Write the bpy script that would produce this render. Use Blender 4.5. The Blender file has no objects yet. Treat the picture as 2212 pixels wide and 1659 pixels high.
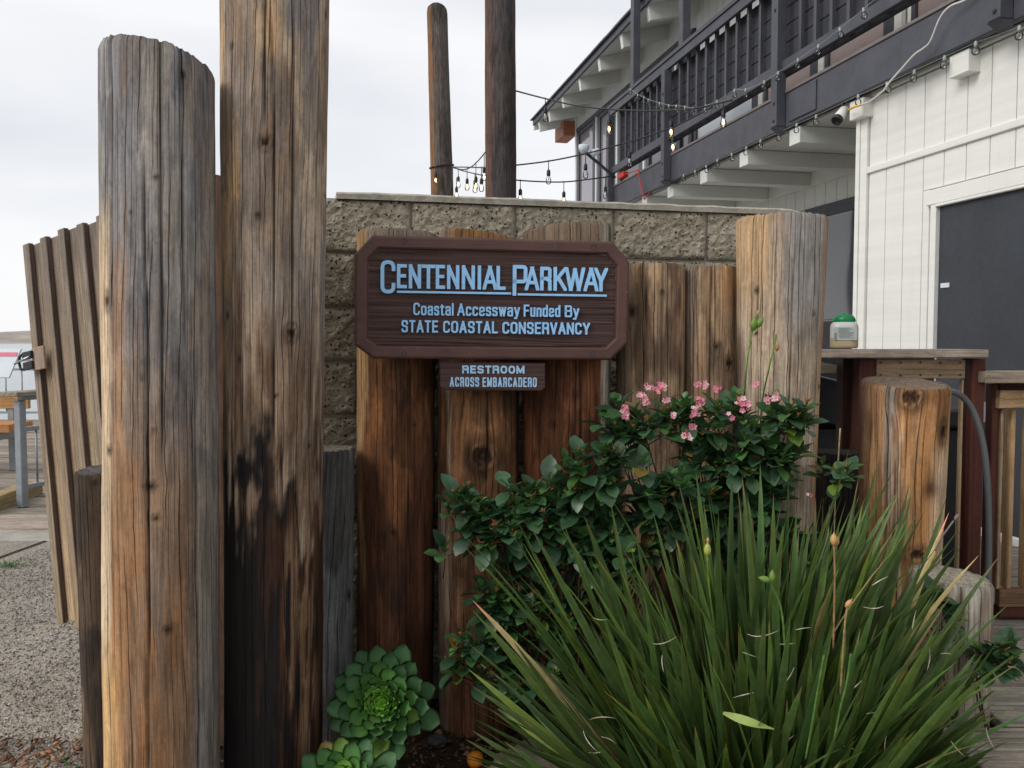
import bpy, math, random
import numpy as np
from mathutils import Vector, Matrix, Quaternion

R = math.radians
random.seed(7)
rng = np.random.default_rng(7)
scene = bpy.context.scene
COL = scene.collection

# ------------------------------------------------------------------ camera, sky, sun, exposure
FPX = 1875.0                      # focal length in the 2212 px wide copy of the photo used for measuring
PITCH = math.atan(94.5 / FPX)
EYE = 1.5
cam_d = bpy.data.cameras.new('camera')
cam = bpy.data.objects.new('camera', cam_d)
COL.objects.link(cam)
cam.location = (0, 0, EYE)
cam.rotation_euler = (math.pi / 2 - PITCH, 0, 0)
cam_d.sensor_width = 36
cam_d.lens = 36 * FPX / 2212
cam_d.clip_end = 6000
cam_d.clip_start = 0.05
scene.camera = cam

world = bpy.data.worlds.new('World')
scene.world = world
world.use_nodes = True
SUN_DIR = Vector((-0.74, -0.42, 0.62)).normalized()      # towards the sun
wn = world.node_tree
wn.nodes.clear()
w_out = wn.nodes.new('ShaderNodeOutputWorld')
w_sky = wn.nodes.new('ShaderNodeTexSky')
w_sky.sky_type = 'NISHITA'
w_sky.sun_disc = False
w_sky.sun_elevation = math.asin(SUN_DIR.z)
w_sky.sun_rotation = math.atan2(SUN_DIR.x, SUN_DIR.y)
w_bg = wn.nodes.new('ShaderNodeBackground')
w_bg.inputs[1].default_value = 0.1
wn.links.new(w_sky.outputs[0], w_bg.inputs[0])
w_tc = wn.nodes.new('ShaderNodeTexCoord')
w_map = wn.nodes.new('ShaderNodeMapping')
w_map.inputs['Scale'].default_value = (1.0, 1.0, 3.4)
w_map.inputs['Location'].default_value = (0.3, 0.15, 0.55)
wn.links.new(w_tc.outputs['Generated'], w_map.inputs[0])
w_no = wn.nodes.new('ShaderNodeTexNoise')
w_no.inputs['Scale'].default_value = 1.7
w_no.inputs['Detail'].default_value = 5
w_no.inputs['Roughness'].default_value = 0.48
w_no.inputs['Distortion'].default_value = 0.25
wn.links.new(w_map.outputs[0], w_no.inputs['Vector'])
w_cr = wn.nodes.new('ShaderNodeValToRGB')
w_cr.color_ramp.elements[0].position = 0.36
w_cr.color_ramp.elements[0].color = (0.80, 0.82, 0.865, 1)
w_cr.color_ramp.elements[1].position = 0.62
w_cr.color_ramp.elements[1].color = (0.985, 0.985, 1.0, 1)
wn.links.new(w_no.outputs[0], w_cr.inputs[0])
w_cl = wn.nodes.new('ShaderNodeBackground')
w_cl.inputs[1].default_value = 0.80
wn.links.new(w_cr.outputs[0], w_cl.inputs[0])
w_mix = wn.nodes.new('ShaderNodeMixShader')
w_mix.inputs[0].default_value = 0.93
wn.links.new(w_bg.outputs[0], w_mix.inputs[1])
wn.links.new(w_cl.outputs[0], w_mix.inputs[2])
wn.links.new(w_mix.outputs[0], w_out.inputs[0])

sun_d = bpy.data.lights.new('sun', 'SUN')
sun_d.energy = 1.5
sun_d.angle = R(28)
sun_d.color = (1.0, 0.96, 0.9)
sun = bpy.data.objects.new('sun', sun_d)
COL.objects.link(sun)
sun.rotation_euler = SUN_DIR.to_track_quat('Z', 'Y').to_euler()

vs = scene.view_settings
vs.view_transform = 'Standard'
vs.look = 'None'
vs.exposure = 0.35
vs.gamma = 1.0
vs.use_curve_mapping = False
scene.cycles.max_bounces = 8
scene.cycles.transparent_max_bounces = 16
scene.cycles.sample_clamp_indirect = 6


# ------------------------------------------------------------------ measuring helpers
def ray(x, y):
    a = (x - 1106) / FPX
    b = (829.5 - y) / FPX
    return np.array([a, b * math.sin(PITCH) + math.cos(PITCH), b * math.cos(PITCH) - math.sin(PITCH)])


def P(x, y, Y):
    """surveyed position of a photo feature whose distance Y is known"""
    d = ray(x, y)
    return Vector(d * (Y / d[1]) + [0, 0, EYE])


def PZ(x, y, z):
    d = ray(x, y)
    return Vector(d * ((z - EYE) / d[2]) + [0, 0, EYE])


# ------------------------------------------------------------------ object helpers
def tag(o, label=None, cat=None, group=None, kind=None):
    if label: o['label'] = label
    if cat: o['category'] = cat
    if group: o['group'] = group
    if kind: o['kind'] = kind
    return o


def empty(name, loc=(0, 0, 0), rotz=0.0, label=None, cat=None, group=None, kind=None, parent=None):
    o = bpy.data.objects.new(name, None)
    o.empty_display_size = 0.1
    COL.objects.link(o)
    o.location = loc
    o.rotation_euler = (0, 0, rotz)
    o.parent = parent
    return tag(o, label, cat, group, kind)


def mesh_of(name, v, f, mat=None, uv=None, col=None, smooth=False, attrs=None):
    me = bpy.data.meshes.new(name)
    v = np.asarray(v, dtype=np.float32)
    if isinstance(f, np.ndarray):
        nf, k = f.shape
        me.vertices.add(len(v))
        me.vertices.foreach_set('co', v.ravel())
        me.loops.add(nf * k)
        me.loops.foreach_set('vertex_index', f.astype(np.int32).ravel())
        me.polygons.add(nf)
        me.polygons.foreach_set('loop_start', np.arange(0, nf * k, k, dtype=np.int32))
        try:
            me.polygons.foreach_set('loop_total', np.full(nf, k, dtype=np.int32))
        except Exception:
            pass
        me.update(calc_edges=True)
    else:
        me.from_pydata([tuple(map(float, p)) for p in v], [], f)
        me.update()
    if uv is not None:
        uv = np.asarray(uv, dtype=np.float32)
        lay = me.uv_layers.new(name='grain')
        li = np.empty(len(me.loops), dtype=np.int32)
        me.loops.foreach_get('vertex_index', li)
        lay.data.foreach_set('uv', uv[li].ravel())
    if col is not None:
        col = np.asarray(col, dtype=np.float32)
        if col.ndim == 1:
            col = np.tile(col, (len(v), 1))
        a = me.attributes.new('col', 'FLOAT_COLOR', 'POINT')
        a.data.foreach_set('color', np.concatenate([col[:, :3], np.ones((len(v), 1), np.float32)], 1).ravel())
    if attrs:
        for k2, val in attrs.items():
            a = me.attributes.new(k2, 'FLOAT', 'POINT')
            val = np.asarray(val, dtype=np.float32)
            if val.ndim == 0:
                val = np.full(len(v), float(val), np.float32)
            a.data.foreach_set('value', val)
    if smooth:
        me.polygons.foreach_set('use_smooth', np.ones(len(me.polygons), dtype=bool))
    if mat: me.materials.append(mat)
    return me


def obj(name, me, parent=None, loc=None, rot=None):
    o = bpy.data.objects.new(name, me)
    COL.objects.link(o)
    o.parent = parent
    if loc is not None: o.location = loc
    if rot is not None: o.rotation_euler = rot
    return o


class MB:
    """collects pieces for one mesh; per-vertex uv and colour"""
    def __init__(s):
        s.v, s.f, s.uv, s.c = [], [], [], []
        s.n = 0

    def add(s, v, f, uv=None, col=(1, 1, 1)):
        v = np.asarray(v, dtype=float).reshape(-1, 3)
        s.v.append(v)
        s.f += [tuple(i + s.n for i in q) for q in f]
        s.uv.append(np.zeros((len(v), 2)) if uv is None else np.asarray(uv, dtype=float))
        c = np.asarray(col, dtype=float)
        s.c.append(np.tile(c, (len(v), 1)) if c.ndim == 1 else c)
        s.n += len(v)
        return s

    def box(s, lo, hi, bev=0.003, axis=None, col=(1, 1, 1), M=None):
        lo = np.minimum(lo, hi) if False else np.asarray(lo, dtype=float)
        hi = np.asarray(hi, dtype=float)
        lo, hi = np.minimum(lo, hi), np.maximum(lo, hi)
        c, h = (lo + hi) / 2, (hi - lo) / 2
        b = min(bev, h.min() * 0.6)
        if axis is None: axis = int(np.argmax(h))
        V = []
        idx = {}
        for sx in (-1, 1):
            for sy in (-1, 1):
                for sz in (-1, 1):
                    sg = (sx, sy, sz)
                    for k in range(3):
                        p = [sg[j] * (h[j] if j == k else h[j] - b) for j in range(3)]
                        idx[(sx, sy, sz, k)] = len(V)
                        V.append(p)
        F = []
        for k in range(3):
            i, j = (k + 1) % 3, (k + 2) % 3
            for sgn in (-1, 1):
                q = []
                for (si, sj) in ((-1, -1), (1, -1), (1, 1), (-1, 1)):
                    t = [0, 0, 0]; t[k] = sgn; t[i] = si; t[j] = sj
                    q.append(idx[(*t, k)])
                F.append(tuple(q if sgn > 0 else q[::-1]))
        for k in range(3):                     # edges parallel to axis k
            i, j = (k + 1) % 3, (k + 2) % 3
            for si in (-1, 1):
                for sj in (-1, 1):
                    t0 = [0, 0, 0]; t0[k] = -1; t0[i] = si; t0[j] = sj
                    t1 = list(t0); t1[k] = 1
                    q = [idx[(*t0, i)], idx[(*t1, i)], idx[(*t1, j)], idx[(*t0, j)]]
                    F.append(tuple(q[::-1] if si * sj > 0 else q))
        for sx in (-1, 1):
            for sy in (-1, 1):
                for sz in (-1, 1):
                    q = [idx[(sx, sy, sz, k)] for k in range(3)]
                    F.append(tuple(q if sx * sy * sz > 0 else q[::-1]))
        V = np.array(V)
        o1, o2 = (axis + 1) % 3, (axis + 2) % 3
        uv = np.stack([V[:, o1] + V[:, o2], V[:, axis]], 1) + rng.uniform(0, 40, 2)
        V = V + c
        if M is not None:
            Mn = np.array(M)
            V = V @ Mn[:3, :3].T + Mn[:3, 3]
        return s.add(V, F, uv, col)

    def tube(s, pts, r, seg=8, col=(1, 1, 1), cap=True):
        pts = [Vector(p) for p in pts]
        rr = r if hasattr(r, '__len__') else [r] * len(pts)
        V, F, U = [], [], []
        up = None
        ln = 0
        for i, p in enumerate(pts):
            t = (pts[min(i + 1, len(pts) - 1)] - pts[max(i - 1, 0)])
            if t.length < 1e-9: t = Vector((0, 0, 1))
            t.normalize()
            if up is None:
                up = t.orthogonal().normalized()
            else:
                up = (up - t * up.dot(t))
                up = up.normalized() if up.length > 1e-6 else t.orthogonal().normalized()
            w = t.cross(up)
            if i: ln += (p - pts[i - 1]).length
            for k in range(seg):
                a = 2 * math.pi * k / seg
                V.append(p + (up * math.cos(a) + w * math.sin(a)) * rr[i])
                U.append((a * max(rr[i], .001), ln))
        for i in range(len(pts) - 1):
            for k in range(seg):
                k2 = (k + 1) % seg
                F.append((i * seg + k, i * seg + k2, (i + 1) * seg + k2, (i + 1) * seg + k))
        if cap:
            F.append(tuple(range(seg))[::-1])
            F.append(tuple((len(pts) - 1) * seg + k for k in range(seg)))
        return s.add(np.array([tuple(p) for p in V]), F, np.array(U) + rng.uniform(0, 9, 2), col)

    def lathe(s, prof, seg=16, col=(1, 1, 1), M=None):
        V, F = [], []
        for r, z in prof:
            for k in range(seg):
                a = 2 * math.pi * k / seg
                V.append((r * math.cos(a), r * math.sin(a), z))
        for i in range(len(prof) - 1):
            for k in range(seg):
                k2 = (k + 1) % seg
                F.append((i * seg + k, i * seg + k2, (i + 1) * seg + k2, (i + 1) * seg + k))
        V = np.array(V)
        if M is not None:
            Mn = np.array(M)
            V = V @ Mn[:3, :3].T + Mn[:3, 3]
        return s.add(V, F, None, col)

    def build(s, name, mat, parent=None, smooth=False, loc=None, attrs=None, rot=None):
        v = np.concatenate(s.v)
        me = mesh_of(name, v, s.f, mat, np.concatenate(s.uv), np.concatenate(s.c), smooth, attrs)
        return obj(name, me, parent, loc, rot)


def vary(c, a=0.12, hue=0.04):
    k = 1 + random.uniform(-a, a)
    return tuple(max(0.002, x * k * (1 + random.uniform(-hue, hue))) for x in c)


# ------------------------------------------------------------------ numpy noise
def _hash(i, j, seed):
    n = (i.astype(np.int64) * 374761393 + j.astype(np.int64) * 668265263 + seed * 974634777) & 0x7fffffff
    n = ((n ^ (n >> 13)) * 1274126177) & 0x7fffffff
    n = n ^ (n >> 16)
    return (n & 0xffff) / 65535.0


def vn(x, y, seed=0):
    x = np.asarray(x, float); y = np.asarray(y, float)
    i = np.floor(x); j = np.floor(y)
    fx = x - i; fy = y - j
    fx = fx * fx * (3 - 2 * fx); fy = fy * fy * (3 - 2 * fy)
    i = i.astype(np.int64); j = j.astype(np.int64)
    a = _hash(i, j, seed); b = _hash(i + 1, j, seed)
    c = _hash(i, j + 1, seed); d = _hash(i + 1, j + 1, seed)
    return (a * (1 - fx) + b * fx) * (1 - fy) + (c * (1 - fx) + d * fx) * fy


def fbm(x, y, seed=0, o=4, g=0.5):
    r = 0; a = 1; t = 0
    for k in range(o):
        r = r + a * vn(x * 2 ** k + 17.3 * k, y * 2 ** k + 9.1 * k, seed + k * 31)
        t += a; a *= g
    return r / t


def ss(x, a, b):
    t = np.clip((x - a) / (b - a), 0, 1)
    return t * t * (3 - 2 * t)


def mixc(c, d, m):
    d = np.asarray(d, float)
    return c * (1 - m[..., None]) + d * m[..., None]


# ------------------------------------------------------------------ materials
def new_mat(name):
    m = bpy.data.materials.new(name)
    m.use_nodes = True
    nt = m.node_tree
    return m, nt, nt.nodes['Principled BSDF']


def N(nt, t, **kw):
    n = nt.nodes.new(t)
    for k, v in kw.items():
        if k in n.inputs.keys() if hasattr(n.inputs, 'keys') else False:
            n.inputs[k].default_value = v
        else:
            setattr(n, k, v)
    return n


def math_n(nt, op, a, b=None, clamp=False):
    n = nt.nodes.new('ShaderNodeMath')
    n.operation = op
    n.use_clamp = clamp
    for i, x in enumerate((a, b)):
        if x is None: continue
        if isinstance(x, (int, float)): n.inputs[i].default_value = x
        else: nt.links.new(x, n.inputs[i])
    return n.outputs[0]


def noise_n(nt, vec, scale, detail=3, rough=0.55, dist=0.0):
    n = nt.nodes.new('ShaderNodeTexNoise')
    n.inputs['Scale'].default_value = scale
    n.inputs['Detail'].default_value = detail
    n.inputs['Roughness'].default_value = rough
    n.inputs['Distortion'].default_value = dist
    nt.links.new(vec, n.inputs['Vector'])
    return n.outputs[0]


def map_n(nt, vec, scale, loc=(0, 0, 0)):
    n = nt.nodes.new('ShaderNodeMapping')
    n.inputs['Scale'].default_value = scale
    n.inputs['Location'].default_value = loc
    nt.links.new(vec, n.inputs[0])
    return n.outputs[0]


def ramp_n(nt, fac, stops):
    n = nt.nodes.new('ShaderNodeValToRGB')
    e = n.color_ramp.elements
    while len(e) < len(stops): e.new(0.5)
    for i, (p, c) in enumerate(stops):
        e[i].position = p
        e[i].color = (*c, 1) if len(c) == 3 else c
    nt.links.new(fac, n.inputs[0])
    return n.outputs[0]


def maprange(nt, val, a, b, c, d):
    n = nt.nodes.new('ShaderNodeMapRange')
    n.interpolation_type = 'SMOOTHSTEP'
    for i, x in enumerate((a, b, c, d)): n.inputs[i + 1].default_value = x
    nt.links.new(val, n.inputs[0])
    return n.outputs[0]


def mulcol(nt, col, fac):
    n = nt.nodes.new('ShaderNodeVectorMath')
    n.operation = 'SCALE'
    nt.links.new(col, n.inputs[0])
    if isinstance(fac, (int, float)): n.inputs['Scale'].default_value = fac
    else: nt.links.new(fac, n.inputs['Scale'])
    return n.outputs[0]


def mix_n(nt, fac, a, b, blend='MIX'):
    n = nt.nodes.new('ShaderNodeMix')
    n.data_type = 'RGBA'
    n.blend_type = blend
    for sock, x in ((n.inputs[0], fac), (n.inputs[6], a), (n.inputs[7], b)):
        if isinstance(x, (int, float)): sock.default_value = x
        elif isinstance(x, tuple): sock.default_value = (*x[:3], 1)
        else: nt.links.new(x, sock)
    return n.outputs[2]


def bump_n(nt, h, dist, strength=1.0, normal=None):
    n = nt.nodes.new('ShaderNodeBump')
    n.inputs['Strength'].default_value = strength
    n.inputs['Distance'].default_value = dist
    nt.links.new(h, n.inputs['Height'])
    if normal: nt.links.new(normal, n.inputs['Normal'])
    return n.outputs[0]


def attr_n(nt, name, fac=False):
    n = nt.nodes.new('ShaderNodeAttribute')
    n.attribute_name = name
    return n.outputs['Fac' if fac else 'Color']


def timber_mat(name, crack=1.0, fine=1.0, patch=1.0, rough=0.85, k=1.0):
    """wood: colour from the 'col' attribute, grain and cracks along the uv v axis"""
    m, nt, b = new_mat(name)
    uvn = nt.nodes.new('ShaderNodeUVMap'); uvn.uv_map = 'grain'
    uv = uvn.outputs[0]
    f1 = noise_n(nt, map_n(nt, uv, (230 * k, 5, 1)), 1, 5, 0.6)
    f2 = noise_n(nt, map_n(nt, uv, (62 * k, 1.6, 1), (3, 7, 0)), 1, 5, 0.6, 0.3)
    f3 = noise_n(nt, map_n(nt, uv, (14 * k, 2.2, 1), (13, 2, 0)), 1, 6, 0.65, 0.4)
    f4 = noise_n(nt, map_n(nt, uv, (90 * k, 60, 1), (1, 2, 0)), 1, 4, 0.7)
    f5 = noise_n(nt, map_n(nt, uv, (34 * k, 7, 1), (4, 2, 0)), 1, 6, 0.62, 0.6)
    sepu = nt.nodes.new('ShaderNodeSeparateXYZ'); nt.links.new(uv, sepu.inputs[0])
    wv = noise_n(nt, map_n(nt, uv, (3, 1.1, 1), (5, 3, 0)), 1, 2, 0.5)
    wv2 = noise_n(nt, map_n(nt, uv, (12, 9, 1), (5, 3, 0)), 1, 2, 0.5)

    def hair(freq, width, gate_lo, seed_):
        x = math_n(nt, 'ADD', math_n(nt, 'MULTIPLY', sepu.outputs[0], freq * k), math_n(nt, 'ADD', math_n(nt, 'MULTIPLY', wv, 1.5), math_n(nt, 'MULTIPLY', wv2, .25)))
        cell = math_n(nt, 'FLOOR', x)
        wn_ = nt.nodes.new('ShaderNodeTexWhiteNoise'); wn_.noise_dimensions = '1D'
        nt.links.new(math_n(nt, 'ADD', cell, seed_), wn_.inputs['W'])
        c_ = math_n(nt, 'ADD', math_n(nt, 'MULTIPLY', wn_.outputs['Value'], .64), .18)
        d_ = math_n(nt, 'ABSOLUTE', math_n(nt, 'SUBTRACT', math_n(nt, 'FRACT', x), c_))
        cv = nt.nodes.new('ShaderNodeCombineXYZ')
        nt.links.new(math_n(nt, 'MULTIPLY', cell, 3.7), cv.inputs[0]); nt.links.new(math_n(nt, 'MULTIPLY', sepu.outputs[1], 1.3), cv.inputs[1])
        gt_ = maprange(nt, noise_n(nt, cv.outputs[0], 1, 3, .6), gate_lo, gate_lo + .12, 0, 1)
        return math_n(nt, 'MULTIPLY', maprange(nt, d_, 0, width, 1, 0), gt_)

    k1 = hair(24, .045, .40, 3.0)
    k2 = hair(62, .085, .44, 11.0)
    ck = math_n(nt, 'MAXIMUM', k1, math_n(nt, 'MULTIPLY', k2, 0.5))
    ck = math_n(nt, 'MULTIPLY', ck, crack)
    col = attr_n(nt, 'col')
    g = math_n(nt, 'ADD', math_n(nt, 'MULTIPLY', maprange(nt, f1, 0.25, 0.75, -0.26 * fine, 0.26 * fine), 1.0), 1.0)
    g2 = maprange(nt, f2, 0.3, 0.7, 1 - 0.15 * patch, 1 + 0.13 * patch)
    g3 = maprange(nt, f3, 0.3, 0.7, 1 - 0.15 * patch, 1 + 0.14 * patch)
    g4 = math_n(nt, 'MULTIPLY', maprange(nt, f4, 0.3, 0.7, 0.9, 1.1), maprange(nt, f5, 0.40, 0.56, 1 - .24 * patch, 1 + .05 * patch))
    tot = math_n(nt, 'MULTIPLY', math_n(nt, 'MULTIPLY', g, g2), math_n(nt, 'MULTIPLY', g3, g4))
    tot = math_n(nt, 'MULTIPLY', tot, math_n(nt, 'SUBTRACT', 1.0, math_n(nt, 'MULTIPLY', ck, 0.74)))
    cc = mulcol(nt, col, math_n(nt, 'MULTIPLY', tot, 1.14))
    warm = mix_n(nt, maprange(nt, f2, 0.3, 0.7, 0, 1), (0.97, 1.0, 1.03), (1.04, 1.0, 0.94))
    cc = mix_n(nt, 1.0, cc, warm, 'MULTIPLY')
    nt.links.new(cc, b.inputs['Base Color'])
    b.inputs['Roughness'].default_value = rough
    b.inputs['Specular IOR Level'].default_value = 0.25
    h = math_n(nt, 'SUBTRACT', math_n(nt, 'ADD', math_n(nt, 'MULTIPLY', f1, 0.45), math_n(nt, 'MULTIPLY', f2, 0.5)), math_n(nt, 'MULTIPLY', ck, 1.6))
    nt.links.new(bump_n(nt, h, 0.0035, 0.9), b.inputs['Normal'])
    return m


M_PILE = timber_mat('pile_timber')
M_BOARD = timber_mat('board_timber', crack=0.6, fine=0.8, patch=0.7)
M_DECKW = timber_mat('deck_timber', crack=0.8, fine=0.9, patch=0.9)
M_STAIN = timber_mat('stained_timber', crack=0.25, fine=0.45, patch=0.45, rough=0.6)


def endgrain_mat():
    m, nt, b = new_mat('end_grain')
    uvn = nt.nodes.new('ShaderNodeUVMap'); uvn.uv_map = 'grain'
    sep = nt.nodes.new('ShaderNodeSeparateXYZ')
    w = noise_n(nt, uvn.outputs[0], 9, 3)
    ln = nt.nodes.new('ShaderNodeVectorMath'); ln.operation = 'LENGTH'
    nt.links.new(uvn.outputs[0], ln.inputs[0])
    r = math_n(nt, 'ADD', ln.outputs['Value'], math_n(nt, 'MULTIPLY', w, 0.03))
    ring = math_n(nt, 'SINE', math_n(nt, 'MULTIPLY', r, 900))
    d = noise_n(nt, uvn.outputs[0], 60, 5, .7)
    t = math_n(nt, 'MULTIPLY', maprange(nt, ring, -1, 1, 0.72, 1.12), maprange(nt, d, .3, .7, .55, 1.35))
    nt.links.new(mulcol(nt, attr_n(nt, 'col'), t), b.inputs['Base Color'])
    b.inputs['Roughness'].default_value = 0.95
    nt.links.new(bump_n(nt, math_n(nt, 'ADD', d, math_n(nt, 'MULTIPLY', ring, .25)), 0.006), b.inputs['Normal'])
    return m


M_END = endgrain_mat()


def simple_mat(name, col, rough=0.6, metal=0.0, noise=0.12, nscale=8.0, bump=0.0, bscale=60.0, spec=0.4, stretch=(1, 1, 1), dirt=0.0):
    m, nt, b = new_mat(name)
    tc = nt.nodes.new('ShaderNodeTexCoord')
    v = map_n(nt, tc.outputs['Object'], stretch)
    n1 = noise_n(nt, v, nscale, 5, 0.6)
    rgb = nt.nodes.new('ShaderNodeRGB'); rgb.outputs[0].default_value = (*col, 1)
    cc = mulcol(nt, rgb.outputs[0], maprange(nt, n1, 0.25, 0.75, 1 - noise, 1 + noise))
    if dirt > 0:
        n3 = noise_n(nt, map_n(nt, tc.outputs['Object'], (3, 3, .8)), 2.2, 6, .7)
        cc = mix_n(nt, maprange(nt, n3, .5, .75, 0, dirt), cc, tuple(c * .55 for c in col))
    nt.links.new(cc, b.inputs['Base Color'])
    n2 = noise_n(nt, v, bscale, 4, 0.6)
    nt.links.new(maprange(nt, n2, .3, .7, max(0, rough - .08), min(1, rough + .08)), b.inputs['Roughness'])
    b.inputs['Metallic'].default_value = metal
    b.inputs['Specular IOR Level'].default_value = spec
    if bump > 0:
        nt.links.new(bump_n(nt, n2, bump), b.inputs['Normal'])
    return m


M_DARKP = simple_mat('charcoal_paint', (0.066, 0.069, 0.085), 0.55, noise=.18, nscale=5, bump=.0015, bscale=70, dirt=.3)
M_DARKB = simple_mat('charcoal_boards', (0.040, 0.042, 0.052), 0.65, noise=.2, nscale=5, bump=.002, bscale=50)
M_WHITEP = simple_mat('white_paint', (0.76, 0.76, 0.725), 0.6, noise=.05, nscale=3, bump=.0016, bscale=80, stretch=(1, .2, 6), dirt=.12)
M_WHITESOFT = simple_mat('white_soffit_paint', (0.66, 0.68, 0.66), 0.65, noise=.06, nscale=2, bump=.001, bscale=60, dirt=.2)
M_GREYTRIM = simple_mat('brown_grey_flashing', (0.17, 0.15, 0.15), 0.6, noise=.15)
M_ROOF = simple_mat('roof_shingle', (0.075, 0.078, 0.09), 0.85, noise=.25, nscale=20, bump=.004, bscale=60)
M_COPPER = simple_mat('red_brown_beam_paint', (0.36, 0.14, 0.075), 0.6, noise=.15)
M_BLIND = simple_mat('mauve_blind', (0.36, 0.285, 0.275), 0.8, noise=.05, bump=.001, bscale=90, stretch=(1, 1, 8))
M_PANEL = simple_mat('dark_panel', (0.034, 0.039, 0.048), 0.5, noise=.14, nscale=2.2, bump=.0006, bscale=30, dirt=.1)
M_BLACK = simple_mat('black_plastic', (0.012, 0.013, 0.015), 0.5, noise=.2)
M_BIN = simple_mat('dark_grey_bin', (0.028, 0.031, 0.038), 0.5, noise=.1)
M_CABLE = simple_mat('black_cable', (0.02, 0.02, 0.022), 0.5)
M_WCABLE = simple_mat('white_cable', (0.62, 0.62, 0.58), 0.5)
M_GCABLE = simple_mat('pale_green_cable', (0.32, 0.36, 0.33), 0.5)
M_GALV = simple_mat('galvanised_steel', (0.28, 0.31, 0.34), 0.5, metal=.3, noise=.15, nscale=12)
M_HOSE = simple_mat('grey_conduit', (0.135, 0.145, 0.15), 0.45, noise=.1, bump=.0004, bscale=200)
M_IRON = simple_mat('black_iron', (0.03, 0.033, 0.036), 0.45, metal=.5, noise=.3, nscale=30)
M_STEEL = simple_mat('worn_steel', (0.45, 0.45, 0.46), 0.35, metal=.9)
M_RED = simple_mat('red_plastic', (0.5, 0.03, 0.02), 0.5)
M_ORANGE = simple_mat('orange_peel', (0.75, 0.25, 0.02), 0.45)
M_YEL = simple_mat('yellow_plastic', (0.75, 0.42, 0.03), 0.45)
M_LETTER = simple_mat('sky_blue_letter_paint', (0.33, 0.62, 0.95), 0.55, noise=.08, nscale=40, bump=.0006, bscale=250)
M_LETTER2 = simple_mat('pale_blue_letter_paint', (0.40, 0.62, 0.86), 0.55, noise=.10, nscale=60, bump=.0006, bscale=250)
M_CARDW = simple_mat('pale_sign_face', (0.62, 0.68, 0.74), 0.4, noise=.03)
M_PINK = simple_mat('pink_print', (0.72, 0.14, 0.22), 0.4)
M_PURP = simple_mat('purple_print', (0.12, 0.08, 0.2), 0.4)


def sign_frame_mat():
    m, nt, b = new_mat('brown_sign_paint')
    tc = nt.nodes.new('ShaderNodeTexCoord')
    n = noise_n(nt, tc.outputs['Object'], 7, 6, .65)
    n2 = noise_n(nt, map_n(nt, tc.outputs['Object'], (4, 4, 60)), 3, 4, .6)
    cc = ramp_n(nt, n, [(.3, (0.070, 0.030, 0.025)), (.7, (0.112, 0.050, 0.041))])
    spk = noise_n(nt, tc.outputs['Object'], 55, 3, .6)
    cc = mix_n(nt, maprange(nt, spk, .70, .78, 0, .55), cc, (0.30, 0.24, 0.22))
    nt.links.new(cc, b.inputs['Base Color'])
    b.inputs['Roughness'].default_value = .62
    nt.links.new(bump_n(nt, math_n(nt, 'ADD', n2, math_n(nt, 'MULTIPLY', spk, .5)), .0012), b.inputs['Normal'])
    return m


def sign_panel_mat():
    m, nt, b = new_mat('sandblasted_sign_wood')
    tc = nt.nodes.new('ShaderNodeTexCoord')
    f = noise_n(nt, map_n(nt, tc.outputs['Object'], (1.6, 1, 95), (2, 0, 4)), 1, 4, .6, .25)
    f2 = noise_n(nt, map_n(nt, tc.outputs['Object'], (5, 1, 300)), 1, 4, .6, .1)
    h = math_n(nt, 'ADD', f, math_n(nt, 'MULTIPLY', f2, .45))
    cc = ramp_n(nt, h, [(.45, (0.012, 0.006, 0.005)), (.66, (0.052, 0.024, 0.020)), (.95, (0.095, 0.048, 0.040))])
    nt.links.new(cc, b.inputs['Base Color'])
    b.inputs['Roughness'].default_value = .7
    nt.links.new(bump_n(nt, h, .006), b.inputs['Normal'])
    return m


M_SFRAME = sign_frame_mat()
M_SPANEL = sign_panel_mat()


def block_mat():
    m, nt, b = new_mat('split_face_block')
    tc = nt.nodes.new('ShaderNodeTexCoord')
    v = tc.outputs['Object']
    n = noise_n(nt, v, 9, 6, .65)
    n2 = noise_n(nt, v, 70, 5, .7)
    vo = nt.nodes.new('ShaderNodeTexVoronoi')
    vo.inputs['Scale'].default_value = 62
    wv = nt.nodes.new('ShaderNodeVectorMath'); wv.operation = 'ADD'
    nt.links.new(v, wv.inputs[0])
    nz = nt.nodes.new('ShaderNodeTexNoise'); nz.inputs['Scale'].default_value = 40
    nt.links.new(v, nz.inputs['Vector'])
    nt.links.new(mulcol(nt, nz.outputs['Color'], .02), wv.inputs[1])
    nt.links.new(wv.outputs[0], vo.inputs['Vector'])
    sep = nt.nodes.new('ShaderNodeSeparateColor')
    nt.links.new(vo.outputs['Color'], sep.inputs[0])
    sel = maprange(nt, sep.outputs[0], .35, .6, 0, 1)
    pit = math_n(nt, 'MULTIPLY', maprange(nt, vo.outputs['Distance'], .12, .34, 1, 0), sel)
    cc = ramp_n(nt, n, [(.3, (0.31, 0.275, 0.21)), (.52, (0.385, 0.34, 0.26)), (.7, (0.46, 0.415, 0.325))])
    cc = mulcol(nt, cc, maprange(nt, n2, .3, .7, .72, 1.22))
    cc = mix_n(nt, math_n(nt, 'MULTIPLY', pit, .88), cc, (0.028, 0.025, 0.021))
    nt.links.new(cc, b.inputs['Base Color'])
    b.inputs['Roughness'].default_value = .95
    b.inputs['Specular IOR Level'].default_value = .15
    h = math_n(nt, 'SUBTRACT', math_n(nt, 'MULTIPLY', n2, .8), math_n(nt, 'MULTIPLY', pit, 1.2))
    nt.links.new(bump_n(nt, h, .008), b.inputs['Normal'])
    return m


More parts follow.
